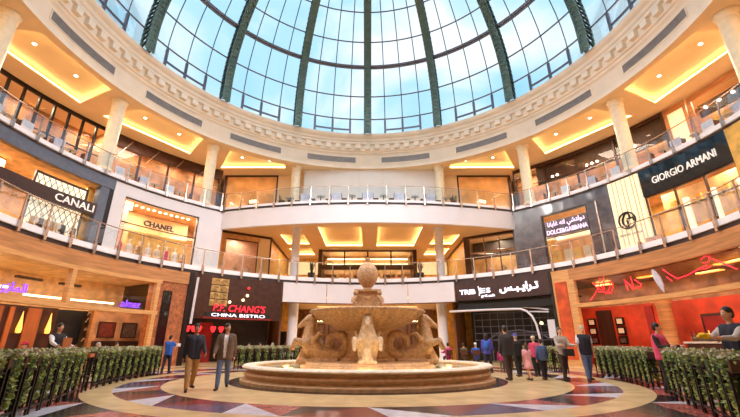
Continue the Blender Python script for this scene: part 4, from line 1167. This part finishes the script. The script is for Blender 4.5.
# potted plants on the balconies
def potted(x,y,z,h,lab,seed):
    t=thing('potted_plant',lab,'plant',(x,y,z))
    g=G();g.lathe([(.001,0),(.24,0),(.34,.75),(.37,.8),(.3,.8),(.28,.7),(.001,.7)],18);part('pot',g,'pot_dark',t,rel=True,smooth='auto')
    rr=random.Random(seed);g=G()
    for i in range(46):
        a=rr.uniform(0,2*PI);l=rr.uniform(.5,1)*h;sp=rr.uniform(.1,.55)
        p=[(0.05*cos(a),.05*sin(a),.72),(sp*.5*cos(a),sp*.5*sin(a),.72+l*.6),(sp*cos(a),sp*sin(a),.72+l*.85)]
        p=[Vector(q) for q in p];b=Vector((-sin(a),cos(a),0))*.035
        g.add([p[0]-b*.3,p[0]+b*.3,p[1]+b,p[1]-b,p[2]],[(0,1,2,3),(3,2,4)])
    part('foliage',g,'leaf_dark',t,rel=True)['kind']='stuff'
potted(-7.9,15.6,L2T,.9,'spiky green plant in a dark pot on the top balcony, left of the white panels',1)
potted(-7.0,15.2,L2T,.8,'spiky green plant in a dark pot beside the left column foot on the top balcony',2)
potted(7.7,15.4,L2T,1.3,'tall spiky plant in a dark pot on the top balcony, right of the white panels',3)
potted(-5.0,17.2,L1T,1.5,'broad bushy plant in a dark pot on the middle balcony, left of the finial',4)
potted(4.7,17.2,L1T,1.5,'broad bushy plant in a dark pot on the middle balcony, right of the finial',5)
potted(-10.6,15.7,L2T,.5,'low plant in a dark pot before the left bronze mirrored panel',6)
# café chairs and tables on the top balcony behind the glass
def cafe_chair(loc,rz,lab,grp,m='chair_wood'):
    t=thing('dining_chair',lab,'chair',loc,rz,grp)
    g=G();g.box(-.22,.22,-.22,.22,.43,.48);part('seat',g,m,t,rel=True)
    g=G();g.box(-.22,.22,.19,.23,.62,.95);g.box(-.2,-.17,.19,.22,.48,.62);g.box(.17,.2,.19,.22,.48,.62);part('backrest',g,m,t,rel=True)
    for x in(-.19,.19):
        for y in(-.19,.19):
            g=G();g.cap((x,y,.02),(x,y,.45),.02,n=6);part('leg',g,m,t,rel=True)
    return t
def cafe_table(loc,lab,grp,r=.4,m='table_top'):
    t=thing('round_table',lab,'table',loc,0,grp)
    g=G();g.lathe([(.001,.72),(r,.72),(r,.76),(.001,.76)],20);part('tabletop',g,m,t,rel=True)
    g=G();g.lathe([(.25,0),(.25,.03),(.04,.06),(.04,.72)],12);part('pedestal',g,'planter_metal',t,rel=True)
    return t
ch0=None
def bowy(x): return YC-math.sqrt(RB*RB-x*x)
def seat_set(pos,rot,tl,cl,tg,cg,m='chair_wood',d=.66):
    global ch0
    cafe_table(pos,tl,tg,.34)
    for s in(-1,1):
        q=(pos[0]+s*d*cos(rot),pos[1]+s*d*sin(rot),pos[2]);lb=cl%('right' if s>0 else 'left')
        rz=rot+(-PI/2 if s>0 else PI/2)
        if ch0 is None: ch0=cafe_chair(q,rz,lb,cg)
        else:
            c=copytree(ch0);c.location=q;c.rotation_euler=(0,0,rz);c['label']=lb;c['group']=cg
for i in range(6):
    x=-6.6+i*2.65
    seat_set((x,bowy(x)+.85,L2T),0,'small round table behind the bowed top railing, %s of six'%nth(i,6),'dark wooden chair %s of the '+ORDW[i]+' table behind the bowed top railing','tables on the top balcony','chairs on the top balcony')
for i in range(5):
    x=-5.27+i*2.65;y=bowy(x)+.7;g=G();g.box(x-.4,x+.4,y,y+.05,L2T,L2T+1.0);o=part('divider_panel',g,'marble_white');tag(o,'low white divider panel among the central top balcony tables, %s of five'%nth(i,5),'panel','divider panels on the top balcony')
for sd,sg in(('left',-1),('right',1)):
    for i,q_ in enumerate((51.5,57.5,63.5,75.5,81.5,87.5)):
        a=sg*q_;p=P(19.7,a,L2T)
        w='%s from the bowed balcony'%ORDW[i]
        seat_set(p,-R(a),'small round table behind the %s top railing, %s'%(sd,w),'dark wooden chair %s of the '+ORDW[i]+' table on the %s top balcony'%sd,'tables on the %s top balcony'%sd,'chairs on the %s top balcony'%sd)
    for i,q_ in enumerate((54.5,60.5,66,78.5,84.5,90)):
        a=sg*q_;g=G();g.arc(19.3,19.35,a-1.0,a+1.0,L2T,L2T+.95,2);o=part('divider_panel',g,'marble_white' if i%2 else 'column_white');tag(o,'low pale divider panel behind the %s top railing, %s from the bowed balcony'%(sd,ORDW[i]),'panel','divider panels on the %s top balcony'%sd)
# restaurant tables behind the hedges
for sd,angs_,r in(('left',(-140,-128.5,-117,-99,-89.5,-70.5),12.9),('right',(77,87,97,117,128,139),12.9)):
    for i,a in enumerate(angs_):
        x,y,_=P(r,a)
        wh=ORDW[i] if sd=='left' else ORDW[5-i]
        cafe_table((x,y,0),'round dining table behind the %s hedge, %s from the camera'%(sd,wh),'tables behind the %s hedge'%sd)
        for s in(-1,1):
            p=P(r,a+s*3.4)
            c=copytree(ch0);c.location=p;c.rotation_euler=(0,0,-R(a)+(-PI/2 if s>0 else PI/2));c['label']='dark wooden chair on the %s side of the %s table behind the %s hedge'%('right' if s>0 else 'left',wh,sd);c['group']='chairs behind the %s hedge'%sd
# two bar stools in the gap of the right hedge
for i,(x_,y_) in enumerate(((9.3,-4.35),(9.65,-4.9))):
    t=thing('bar_stool','tall dark bar stool in the right hedge gap, %s'%('beside the hedge end' if i==0 else 'behind the other one'),'stool',(x_,y_,0),-1.1)
    g=G();g.box(-.2,.2,-.2,.2,.78,.83);part('seat',g,'chair_wood',t,rel=True)
    g=G();g.box(-.2,.2,.17,.2,.9,1.1);part('backrest',g,'chair_wood',t,rel=True)
    for x in(-.17,.17):
        for y in(-.17,.17):
            g=G();g.cap((x,y,.02),(x*.95,y*.95,.8 if y<0 else 1.1),.02,n=6);part('leg',g,'chair_wood',t,rel=True)
t=thing('service_stand','dark wooden waiter stand in the gap of the left hedge','stand',(-8.5,-4.72,0),-1.2)
g=G();g.box(-.24,.24,-.2,.2,.95,1.05);part('tabletop',g,'orange_wood',t,rel=True)
g=G();g.box(-.24,.24,-.2,.2,.4,.44);part('shelf',g,'near_black',t,rel=True)
for x in(-.21,.21):
    for y in(-.17,.17):
        g=G();g.box(x-.025,x+.025,y-.025,y+.025,0,.95);part('leg',g,'near_black',t,rel=True)

# ================================================================ people
def person(label,loc,face,H=1.85,skin='skin',hair='hair_black',longhair=False,top='cloth_navy',sleeves='long',bottom='cloth_jeans',skirt=False,
           jacket=None,shoes='cloth_shoe',arms=((-10,8,20),(10,8,20)),legs=((22,5),(-18,12)),seated=False,lean=0,head_turn=0,hat=None,fine=False,shadow=None,dress=None,bare_legs=False,bag=None,pack=None,vest=None):
    """arms: (swing forward, out, elbow bend) right,left ; legs: (swing, knee)"""
    k=H/1.75
    t=thing('person',label,'person',loc,face)      # faces local -y
    SC=k
    def V(x,y,z):return Vector((x,y,z))
    hips={};J={}
    if seated: legs=((86,88),(84,86))
    foot=[]
    for s,(sw,kn) in zip((1,-1),legs):
        h=V(-s*.095,0,0);a=R(sw)
        kneep=h+V(-s*.01,-sin(a)*.43,-cos(a)*.43)
        b=R(sw-kn);ank=kneep+V(0,-sin(b)*.42,-cos(b)*.42)
        toe=ank+V(-s*.03,-.17,-.05) if not kn>60 else ank+V(-s*.02,-.16,-.05)
        heel=ank+V(0,.04,-.05)
        foot.append(ank.z-.085);J[s]=(h,kneep,ank,toe,heel)
    z0=-min(foot)
    if seated:z0=.50
    up=V(0,0,z0)
    la=R(lean);RL=Matrix.Rotation(la,3,'X')
    def T(p): return up+RL@p       # upper body
    pel=T(V(0,0,.02));wai=T(V(0,-.005,.15));che=T(V(0,-.01,.36));shc=T(V(0,0,.50));nek=T(V(0,-.01,.58));HD=T(V(0,-.025,.73))
    arm={}
    for s,(sw,ou,el) in zip((1,-1),arms):
        sh=T(V(-s*.185,0,.49));a=R(sw);o=R(ou)
        d=V(-s*sin(o),-sin(a)*cos(o),-cos(a)*cos(o));el_=sh+RL@(d*.29)
        b=R(sw+el);d2=V(-s*sin(o)*.3,-sin(b),-cos(b)).normalized();wr=el_+RL@(d2*.26);arm[s]=(sh,el_,wr,RL@d2)
    def sc(g): g.v=[(x*SC,y*SC,z*SC) for x,y,z in g.v];return g
    # ---- body
    g=G()
    g.cap(pel+V(-.06,0,0),pel+V(.06,0,0),.115,.115);g.cap(pel,wai,.125,.115);g.cap(wai+V(-.03,0,0),che+V(-.06,0,0),.105,.115);g.cap(wai+V(.03,0,0),che+V(.06,0,0),.105,.115)
    g.cap(che+V(-.07,0,.04),che+V(.07,0,.04),.115,.115);g.cap(T(V(-.14,0,.49)),T(V(.14,0,.49)),.065,.065);g.cap(shc,nek,.065,.052);g.cap(nek,HD+V(0,.01,-.05),.052,.05)
    rz=Matrix.Rotation(R(head_turn),3,'Z')
    def Hh(x,y,z): return HD+rz@V(x,y,z)
    g.ball(Hh(0,.01,.02),.075,.095,.105,12,9,rot=rz);g.ball(Hh(0,-.03,-.05),.055,.06,.065,rot=rz)
    g.cap(Hh(0,-.085,.0),Hh(0,-.105,-.035),.011,.017,8)
    for s in(-1,1):g.ball(Hh(s*.078,.01,-.01),.012,.02,.032,8,6,rot=rz)
    for s in(1,-1):
        sh,el,wr,d2=arm[s];g.cap(sh,el,.052,.042);g.cap(el,wr,.042,.028)
        g.cap(wr,wr+d2*.07,.03,.036)
        h,kn_,an,to,he=[up+q for q in J[s]]
        g.cap(h,kn_,.088,.058);g.cap(kn_,kn_.lerp(an,.35),.056,.056);g.cap(kn_.lerp(an,.35),an,.056,.036);g.cap(he,to,.036,.03)
    vx=.016 if fine else .022
    body=fused(sc(g),'body',vx*SC,3)
    # fingers and face details appended to the same mesh
    g=G()
    for s in(1,-1):
        sh,el,wr,d2=arm[s];ax=(wr-el).normalized();side=ax.cross(V(0,1,0.01)).normalized();palm=side.cross(ax).normalized()
        # palm faces the body; curl towards the body
        inn=V(s,0,0);inn=(inn-ax*inn.dot(ax)).normalized();sd=ax.cross(inn).normalized()
        base=wr+d2*.085
        for fi,(o,L) in enumerate(((-.027,.062),(-.009,.072),(.009,.068),(.027,.052))):
            b0=base+sd*o-ax*.01;b1=b0+ax*L*.55+inn*.006;b2=b1+ax*L*.38+inn*.026
            g.cap(b0,b1,.0095,.009,6);g.cap(b1,b2,.009,.0075,6)
        fs=-1 if sd.y>0 else 1
        b0=wr+d2*.03+sd*fs*.026;b1=b0+ax*.03+sd*fs*.03;b2=b1+ax*.03+sd*fs*.008+inn*.01
        g.cap(b0,b1,.012,.0105,6);g.cap(b1,b2,.0105,.008,6)
    for s in(-1,1):
        g.mi=1;g.ball(Hh(s*.03,-.078,.008),.0135,.008,.008,8,5,rot=rz);g.mi=2;g.ball(Hh(s*.03,-.0855,.008),.006,.004,.006,6,5,rot=rz);g.ball(Hh(s*.03,-.086,.03),.016,.005,.004,6,4,rot=rz)
    g.mi=3;g.ball(Hh(0,-.088,-.062),.024,.008,.007,8,5,rot=rz)
    sc(g);n0=len(body.polygons)
    import bmesh
    bm=bmesh.new();bm.from_mesh(body);ex=g.mesh('x','skin',smooth='all');bm.from_mesh(ex);bm.to_mesh(body);bm.free();bpy.data.meshes.remove(ex)
    for m_ in(skin,'eye_white','near_black','lip'):body.materials.append(MATS[m_])
    mi=[0]*n0+g.m;body.polygons.foreach_set('material_index',mi)
    bo=bpy.data.objects.new('body',body);C.objects.link(bo);bo.parent=t
    # ---- hair / hat
    g=G();g.ball(Hh(0,.022,.04),.086,.1,.105,12,8,rot=rz);g.ball(Hh(0,.05,.0),.08,.075,.09,12,8,rot=rz)
    if longhair:
        g.cap(Hh(0,.07,.0),Hh(0,.085,-.2),.075,.055);g.cap(Hh(-.06,.04,0),Hh(-.07,.05,-.16),.04,.03);g.cap(Hh(.06,.04,0),Hh(.07,.05,-.16),.04,.03)
    mpart('hair',fused(sc(g),'hair',.02*SC,2),hair,t)
    if hat:
        g=G();g.ball(Hh(0,.015,.075),.1,.115,.075,12,8,rot=rz);g.cap(Hh(-.05,-.1,.06),Hh(.05,-.1,.06),.022,.022);g.cap(Hh(-.04,-.14,.05),Hh(.04,-.14,.05),.015,.015)
        mpart('hat',fused(sc(g),'hat',.016*SC,2),hat,t)
    # ---- top
    def torso(g,e,z1=.50,low=-.02):
        g.cap(T(V(-.06,0,low)),T(V(.06,0,low)),.115+e,.115+e);g.cap(T(V(-.05,0,low)),T(V(-.07,-.005,.4)),.112+e,.12+e);g.cap(T(V(.05,0,low)),T(V(.07,-.005,.4)),.112+e,.12+e)
        g.cap(T(V(-.145,0,.475)),T(V(.145,0,.475)),.066+e,.066+e)
    def slv(g,e,full):
        for s in(1,-1):
            sh,el,wr,_=arm[s]
            if full: g.cap(sh,el,.054+e,.046+e);g.cap(el,el.lerp(wr,.93),.046+e,.033+e)
            else: g.cap(sh,sh.lerp(el,.62),.056+e,.056+e)
    g=G();torso(g,.024,low=-.04);slv(g,.012,sleeves=='long')
    if dress:
        pass
    sm_=fused(sc(g),'shirt',.022*SC,2)
    def hem(m_,z_):
        import bmesh as bx_
        b=bx_.new();b.from_mesh(m_)
        bx_.ops.bisect_plane(b,geom=b.verts[:]+b.edges[:]+b.faces[:],plane_co=(0,0,z_*SC),plane_no=(0,0,1))
        dl=[f for f in b.faces if f.calc_center_median().z<z_*SC and abs(f.calc_center_median().x)<.2*SC]
        bx_.ops.delete(b,geom=dl,context='FACES');b.to_mesh(m_);b.free()
    if not seated: hem(sm_,z0-.09)
    mpart('shirt' if not dress else 'dress_top',sm_,top,t)
    if vest:
        g=G();torso(g,.036,low=-.04);vm=fused(sc(g),'vest',.022*SC,2)
        if not seated: hem(vm,z0-.10)
        mpart('vest',vm,vest,t)
    if jacket:
        g=G();torso(g,.042,low=-.09);slv(g,.024,True)
        jm=fused(sc(g),'jacket',.022*SC,2)
        # open the front
        import bmesh as bmm
        b=bmm.new();b.from_mesh(jm)
        dl=[f for f in b.faces if f.calc_center_median().y<-.05*SC and abs(f.calc_center_median().x)<(.035+.05*max(0,(f.calc_center_median().z/SC-z0)))*SC and f.calc_center_median().z>(z0-.1)*SC]
        bmm.ops.delete(b,geom=dl,context='FACES');b.to_mesh(jm);b.free()
        if not seated: hem(jm,z0-.15)
        mpart('jacket',jm,jacket,t)
    # ---- bottom
    if skirt or dress:
        g=G();L=.42 if not dress else .36
        prof=[(.155,.06),(.18,-.08),(.21,-L*.6),(.25,-L),(.235,-L),(.17,-.08),(.14,.05)]
        g.lathe([(r*SC,(z+z0)*SC) for r,z in prof],24);part('skirt',g,dress or bottom,t,rel=True,smooth='all')
    if not bare_legs or not(skirt or dress):
        g=G();g.cap(up+V(-.06,0,.04),up+V(.06,0,.04),.128,.128)
        for s in(1,-1):
            h,kn_,an,to,he=[up+q for q in J[s]]
            e=.016
            g.cap(h,kn_,.09+e,.064+e);g.cap(kn_,kn_.lerp(an,.95),.062+e,.046+e)
        mpart('trousers',fused(sc(g),'trousers',.022*SC,2),bottom if not(skirt or dress) else 'cloth_charcoal',t)
    for s in(1,-1):
        h,kn_,an,to,he=[up+q for q in J[s]];g=G();g.cap(he+V(0,0,.002),to+V(0,-.02,.004),.045,.04);g.cap(he+V(0,0,0),he+V(0,0,.04),.045,.045)
        mpart('shoe',fused(sc(g),'shoe',.018*SC,1),shoes,t)
    if pack:
        g=G();c=T(V(0,.19,.3));g.ball(c,.15,.09,.2,12,8);mpart('backpack',fused(sc(g),'backpack',.02*SC,1),pack,t)
    return t,arm,T,SC
def heldworld(t,v,SC): return t.matrix_basis@(v*SC)
PT=PI/2
person('man in dark navy shirt and brown trousers walking left of the fountain',(-5.35,-4.45,0),.55,1.93,'skin_dark','hair_black',top='cloth_navy',bottom='cloth_khaki',arms=((-14,8,18),(24,10,30)),legs=((20,4),(-16,18)),head_turn=-5)
person('man in brown jacket over pale shirt and blue jeans striding left of the fountain',(-4.5,-4.1,0),.25,1.93,'skin','hair_black',top='cloth_white_shirt',jacket='cloth_brown_jacket',bottom='cloth_jeans',arms=((18,12,25),(-16,10,15)),legs=((14,4),(-14,14)),head_turn=35)
tp,arm,T,SC=person('person in blue shirt carrying a white box in the gap between the left hedges',(-9.75,3.0,0),PI*.9+.3,1.7,'skin','hair_black',top='cloth_blue',sleeves='short',bottom='cloth_navy',arms=((55,4,35),(55,4,35)),legs=((10,4),(-8,8)))
def held(name,lab,cat,tp,arm,SC,size,m,dy=-.06,dz=.0):
    mid=(arm[1][2]+arm[-1][2])/2+Vector((0,dy,dz));bpy.context.view_layer.update()
    w=Matrix.Rotation(tp.rotation_euler.z,3,'Z')@(mid*SC)+tp.location
    g=G();x,y,z=size;g.box(-x,x,-y,y,-z,z);o=part(name,g,m,rel=True);o.location=w;o.rotation_euler=(0,0,tp.rotation_euler.z);return tag(o,lab,cat)
held('carton','white box held by the person in the blue shirt','box',tp,arm,SC,(.2,.14,.08),'white_paint',-.1,.06)
tp,arm,T,SC=person('waiter in dark waistcoat and white sleeves behind the left hedge',(-10.2,-3.75,0),1.3,1.93,'skin','hair_black',top='cloth_white_shirt',bottom='cloth_black',vest='cloth_black',arms=((50,20,20),(30,8,50)),legs=((6,4),(-6,6)))
held('menu_folder','brown menu folder held by the waiter behind the left hedge','folder',tp,arm,SC,(.14,.02,.2),'orange_wood',-.04,.05)
tall=person('tall man in a dark suit standing with his back turned right of the fountain',(5.5,-.9,0),PI+.15,1.98,'skin','hair_black',top='cloth_charcoal',bottom='cloth_dark_brown',jacket='cloth_charcoal',arms=((8,10,60),(-6,9,20)),legs=((10,4),(-10,8)))
person('woman in purple blue top with long dark hair standing right behind the basin',(5.9,3.1,0),PI-.4,1.8,'skin_dark','hair_black',longhair=True,top='cloth_purple_blue',bottom='cloth_navy',arms=((10,12,40),(10,12,40)),legs=((8,4),(-8,6)),pack='cloth_blue')
person('small child in a magenta jacket walking beside the tall suited man',(6.6,3.2,0),PI-.3,1.2,'skin','hair_black',top='cloth_magenta',bottom='cloth_olive',arms=((20,12,20),(-20,12,20)),legs=((24,8),(-20,20)))
person('woman in dark top and blue headscarf behind the child in pink',(6.55,.9,0),PI,1.72,'skin','hair_grey',hat='cloth_purple_blue',top='cloth_black',bottom='cloth_black',arms=((8,10,20),(-6,9,20)),legs=((10,4),(-10,8)))
person('girl in a pale pink dress walking right of the tall suited man',(6.25,-.95,0),PI+.2,1.36,'skin','hair_brown',longhair=True,top='cloth_pink',dress='cloth_pink',bare_legs=True,sleeves='short',arms=((14,14,20),(-12,14,20)),legs=((20,4),(-16,14)))
person('woman in pale headscarf and rose top behind the boy in blue denim',(7.35,.95,0),PI,1.62,'skin','hair_grey',hat='cloth_cream_cloth',top='cloth_rose_pink',bottom='cloth_black',legs=((6,3),(-6,4)))
person('boy in a blue denim jacket and dark trousers, back turned',(6.95,-.7,0),PI-.1,1.5,'skin','hair_brown',top='cloth_denim',bottom='cloth_black',arms=((8,12,25),(-8,12,20)),legs=((14,4),(-14,8)))
tp,arm,T,SC=person('woman in a pale grey top walking with a dark handbag at her front',(7.7,-.85,0),.1,1.93,'skin','hair_brown',top='cloth_grey_top',bottom='cloth_dark_brown',arms=((30,10,60),(30,10,60)),legs=((12,4),(-10,12)))
held('handbag','dark handbag carried by the woman in the pale grey top','bag',tp,arm,SC,(.2,.07,.13),'cloth_charcoal',.02,-.24)
person('man in white and navy short sleeved shirt and jeans beside the right hedge',(8.42,-1.25,0),-.1,1.98,'skin','hair_grey',vest='cloth_navy',top='cloth_white_navy',sleeves='short',bottom='cloth_jeans',arms=((6,12,14),(-6,12,10)),legs=((12,3),(-12,10)))
tp,arm,T,SC=person('woman in black sleeves and rose pink vest in the gap of the right hedge',(8.55,-5.15,0),.5,1.88,'skin','hair_black',top='cloth_black',vest='cloth_rose_pink',bottom='cloth_black',arms=((20,10,75),(20,10,75)),legs=((6,3),(-6,6)),head_turn=20)
tp,arm,T,SC=person('woman in dark waistcoat and grey sleeves at the right edge, behind the hedge',(7.5,-8.8,0),-1.5,2.02,'skin','hair_black',top='cloth_sleeve_grey',vest='cloth_navy',bottom='cloth_navy',arms=((52,8,38),(52,8,38)),legs=((8,4),(-6,6)),fine=True)
bpy.context.view_layer.update();mid=(arm[1][2]+arm[-1][2])/2+Vector((0,-.1,.03))
w=Matrix.Rotation(tp.rotation_euler.z,3,'Z')@(mid*SC)+tp.location;g=G();rr=random.Random(3)
for i in range(7):g.ball((rr.uniform(-.1,.1),rr.uniform(-.06,.06),rr.uniform(-.02,.04)),rr.uniform(.05,.08),None,.04)
ym=fused(g,'yellow_cloth',.015,2);ym.materials.append(MATS['cloth_yellow']);o=bpy.data.objects.new('yellow_cloth',ym);C.objects.link(o);o.location=w
tag(o,'crumpled yellow cloth held by the woman at the right edge','cloth')
# seated guests behind the hedges
seat=[('guest with a red cap seated behind the left hedge at the far left',-104.2,12.2,'cloth_magenta','hair_black','cloth_red',0.),
('guest with grey hair and pink top seated behind the far end of the left hedge',-81.8,12.6,'cloth_pink','hair_grey',None,2.),
('guest in navy seated right of the grey haired guest behind the left hedge',-76.9,12.6,'cloth_navy','hair_brown',None,1.),
('guest in black seated behind the bistro hedge, leftmost',-40.0,11.8,'cloth_black','hair_black',None,0.),
('guest in grey seated behind the bistro hedge, second from the left',-36.6,11.8,'cloth_grey_top','hair_brown',None,1.5),
('guest in rose seated behind the bistro hedge, near the yellow shop',-32.2,11.9,'cloth_rose_pink','hair_grey',None,2.5),
('guest in white seated behind the bistro hedge beside the left sea horse',-27.8,11.9,'cloth_white_shirt','hair_brown',None,2.),
('guest in magenta seated behind the café hedge beside the right sea horse',27.6,11.6,'cloth_magenta','hair_black',None,3.4),
('guest in olive seated behind the café hedge, between the magenta and blue guests',31.8,12.3,'cloth_olive','hair_brown',None,2.9),
('guest with a white hat and blue top seated behind the café hedge',35.8,12.2,'cloth_blue','hair_grey','cloth_white_shirt',3.0)]
for lab,a,r,top,hr,hat,f in seat:
    p=P(r,a);person(lab,p,f,1.8,'skin',hr,top=top,bottom='cloth_charcoal',seated=True,hat=hat,arms=((35,10,60),(35,10,60)))
    c=copytree(ch0);c.location=(p[0],p[1],0);c.rotation_euler=(0,0,f);c['label']='dark chair under the '+lab.split(' seated')[0]+(' at the far left' if 'far left' in lab else '');del c['group']
# mannequins in the middle level windows
def mannequin(label,loc,face,group,m='mannequin'):
    t=thing('mannequin',label,'mannequin',loc,face,group)
    g=G();g.cap((-.06,0,.95),(.06,0,.95),.13,.13);g.cap((0,0,1.0),(0,0,1.15),.12,.1);g.cap((-.05,0,1.15),(-.07,0,1.35),.11,.12);g.cap((.05,0,1.15),(.07,0,1.35),.11,.12);g.cap((-.15,0,1.42),(.15,0,1.42),.06,.06);g.cap((0,0,1.42),(0,0,1.6),.06,.05);g.ball((0,0,1.72),.085,.1,.125)
    for s in(-1,1):
        g.cap((s*.19,0,1.4),(s*.26,.02,1.12),.05,.04);g.cap((s*.26,.02,1.12),(s*.24,-.08,.88),.04,.03);g.cap((s*.09,0,.92),(s*.1,0,.5),.09,.06);g.cap((s*.1,0,.5),(s*.1,.01,.09),.06,.04);g.cap((s*.1,.03,.05),(s*.11,-.12,.04),.045,.035)
    me=fused(g,'figure',.03,2);mpart('figure',me,m,t)
    return t
m0=mannequin('x',P(19.5,-62,L1T),R(62),'mannequins in the white framed shop')
def addm(src,loc,f,lab,grp,cloth):
    t=copytree(src);t.location=loc;t.rotation_euler=(0,0,f);t['label']=lab;t['group']=grp
    g=G();g.lathe([(.15,1.0),(.155,1.2),(.17,1.4),(.1,1.48),(.09,1.44)],16)
    g.lathe([(.15,1.02),(.19,.85),(.24,.55),(.22,.55),(.14,.98)],16);part('dress',g,cloth,t,rel=True,smooth='all');return t
n_=8
for i in range(n_):
    a=-62.6+i*2.0
    addm(m0,P(19.45,a,L1T+.05),-R(a),'dressed mannequin in the window of the white framed shop, %s of eight'%nth(i,n_),'mannequins in the white framed shop',['cloth_rose_pink','cloth_white_shirt','cloth_khaki','cloth_white_shirt','cloth_cream_cloth'][i%5])
for i in range(4):
    x=10.3+i*1.15;y=19.7-i*.8
    addm(m0,(x,y,L1T+.05),-.6,'dressed mannequin in the angled shop right of the fountain, %s of four'%nth(i,4),'mannequins in the right angled window',['cloth_cream_cloth','cloth_pink','cloth_cream_cloth','cloth_rose_pink'][i%4])
for i in range(3):
    x=-12.2+i*.9;y=18.3+i*.65
    addm(m0,(x,y,L1T+.05),.6,'dressed mannequin in the angled shop left of the fountain, %s of three'%nth(i,3),'mannequins in the left angled window',['cloth_cream_cloth','cloth_white_shirt','cloth_pink'][i%3])
for i in range(4):
    a=-79.2+i*2.0
    addm(m0,P(18.75,a,L1T+.02),-R(a),'dressed mannequin before the glowing lattice screen, %s of four'%nth(i,4),'mannequins before the lattice screen',['cloth_dark_brown','cloth_khaki','cloth_charcoal','cloth_brown_jacket'][i%4])
for ch in list(m0.children): bpy.data.objects.remove(ch)
bpy.data.objects.remove(m0)
# two slim parasol-like white canopies inside the right angled shop
for i,(x,y) in enumerate(((11.6,20.6),(13.6,19.8))):
    g=G();g.prism([(x-.9,y-.2),(x+.9,y-.2),(x+.5,y+.2)],9.75+i*.3,9.82+i*.3);o=part('ceiling_sail',g,'white_paint');tag(o,'white wing shaped hanging ceiling sail in the right angled shop, %s one'%('left' if i==0 else 'right'),'sail')

# ================================================================ light
K=1.0;FILL=2100
def alight(r,a,z,size,power,col=WARM,sy=None): return area(P(r,a,z),size,power*K,col,(0,0,-R(a)),sy)
for a in(-98,-84,-70,-58,-46,46,58,70,84,98):            # shops of the middle level
    alight(20.3,a,11.1,1.8,170,(1,.86,.66),1.0)
for a in(-98,-85,-73,-62): alight(17.5,a,5.0,2.0,48,(1,.82,.6),1.0)
for a in(-46,-34): alight(17.6,a,4.5,1.2,20,(1,.6,.4),.8)
for a in(33,44): alight(18.4,a,4.5,1.2,25,(1,.7,.45),.8)
for a in(60,70,80,90,100): alight(17.5,a,5.05,2.0,75,(1,.82,.62),1.0)
for x in(-3.5,3.5): area((x,19.0,4.85),2.5,90,WARM); area((x,24,4.85),2.5,90,WARM)
for x in(-3.0,3.0): area((x,26.3,11.05),2.0,130,(1,.82,.55))
for s in(-1,1):
    area((s*7.6,25,11.0),1.5,120,WARM);area((s*12.6,19.4,11.05),1.5,80 if s<0 else 190,(1,.84,.6))
for a in(-100,-88,-76,-66,-57,-49,-42,42,49,57,66,76,88,100): alight(24.4,a,17.6,1.2,85,(1,.8,.56))
for a in(-106,-82,-58,58,82,106): alight(20.2,a,17.65,2.2,170,WARM)
for i in range(16):                                        # unseen fill spots, added above the dome ledge to brighten the facades opposite
    a=11.25+i*22.5;l=bpy.data.lights.new('fill_spot','SPOT');tz=min(abs((a+180)%360),360-abs((a+180)%360));l.energy=FILL*(.62 if tz<40 else 2.5 if tz<115 else .6);l.color=(1,.92,.86);l.spot_size=R(75);l.spot_blend=.9;l.shadow_soft_size=.12
    o=bpy.data.objects.new('fill_spot',l);C.objects.link(o);o.location=P(16.3,a,21.5)
    d=Vector(P(16.5,a+180,4.5))-o.location;o.rotation_euler=d.to_track_quat('-Z','Y').to_euler()
sun=bpy.data.lights.new('daylight','SUN');sun.energy=2.7;sun.angle=R(80);sun.color=(1,.97,.94)
so=bpy.data.objects.new('daylight',sun);C.objects.link(so);so.rotation_euler=(R(26),0,R(6));so.location=(0,-10,60)

# ================================================================ camera
cam=bpy.data.cameras.new('camera');co=bpy.data.objects.new('camera',cam);C.objects.link(co)
co.location=(0,-17.07,1.33);co.rotation_euler=(R(90+19.423),0,0);cam.lens=18.674;cam.sensor_width=36;cam.shift_x=(370-367.566)/740;cam.clip_end=300
S.camera=co
vs=S.view_settings;vs.view_transform='Standard';vs.look='None';vs.exposure=0.35;vs.gamma=1;vs.use_curve_mapping=False
S.cycles.max_bounces=8;S.cycles.diffuse_bounces=5;S.cycles.transparent_max_bounces=24;S.cycles.sample_clamp_indirect=6
S.cycles.use_denoising=True
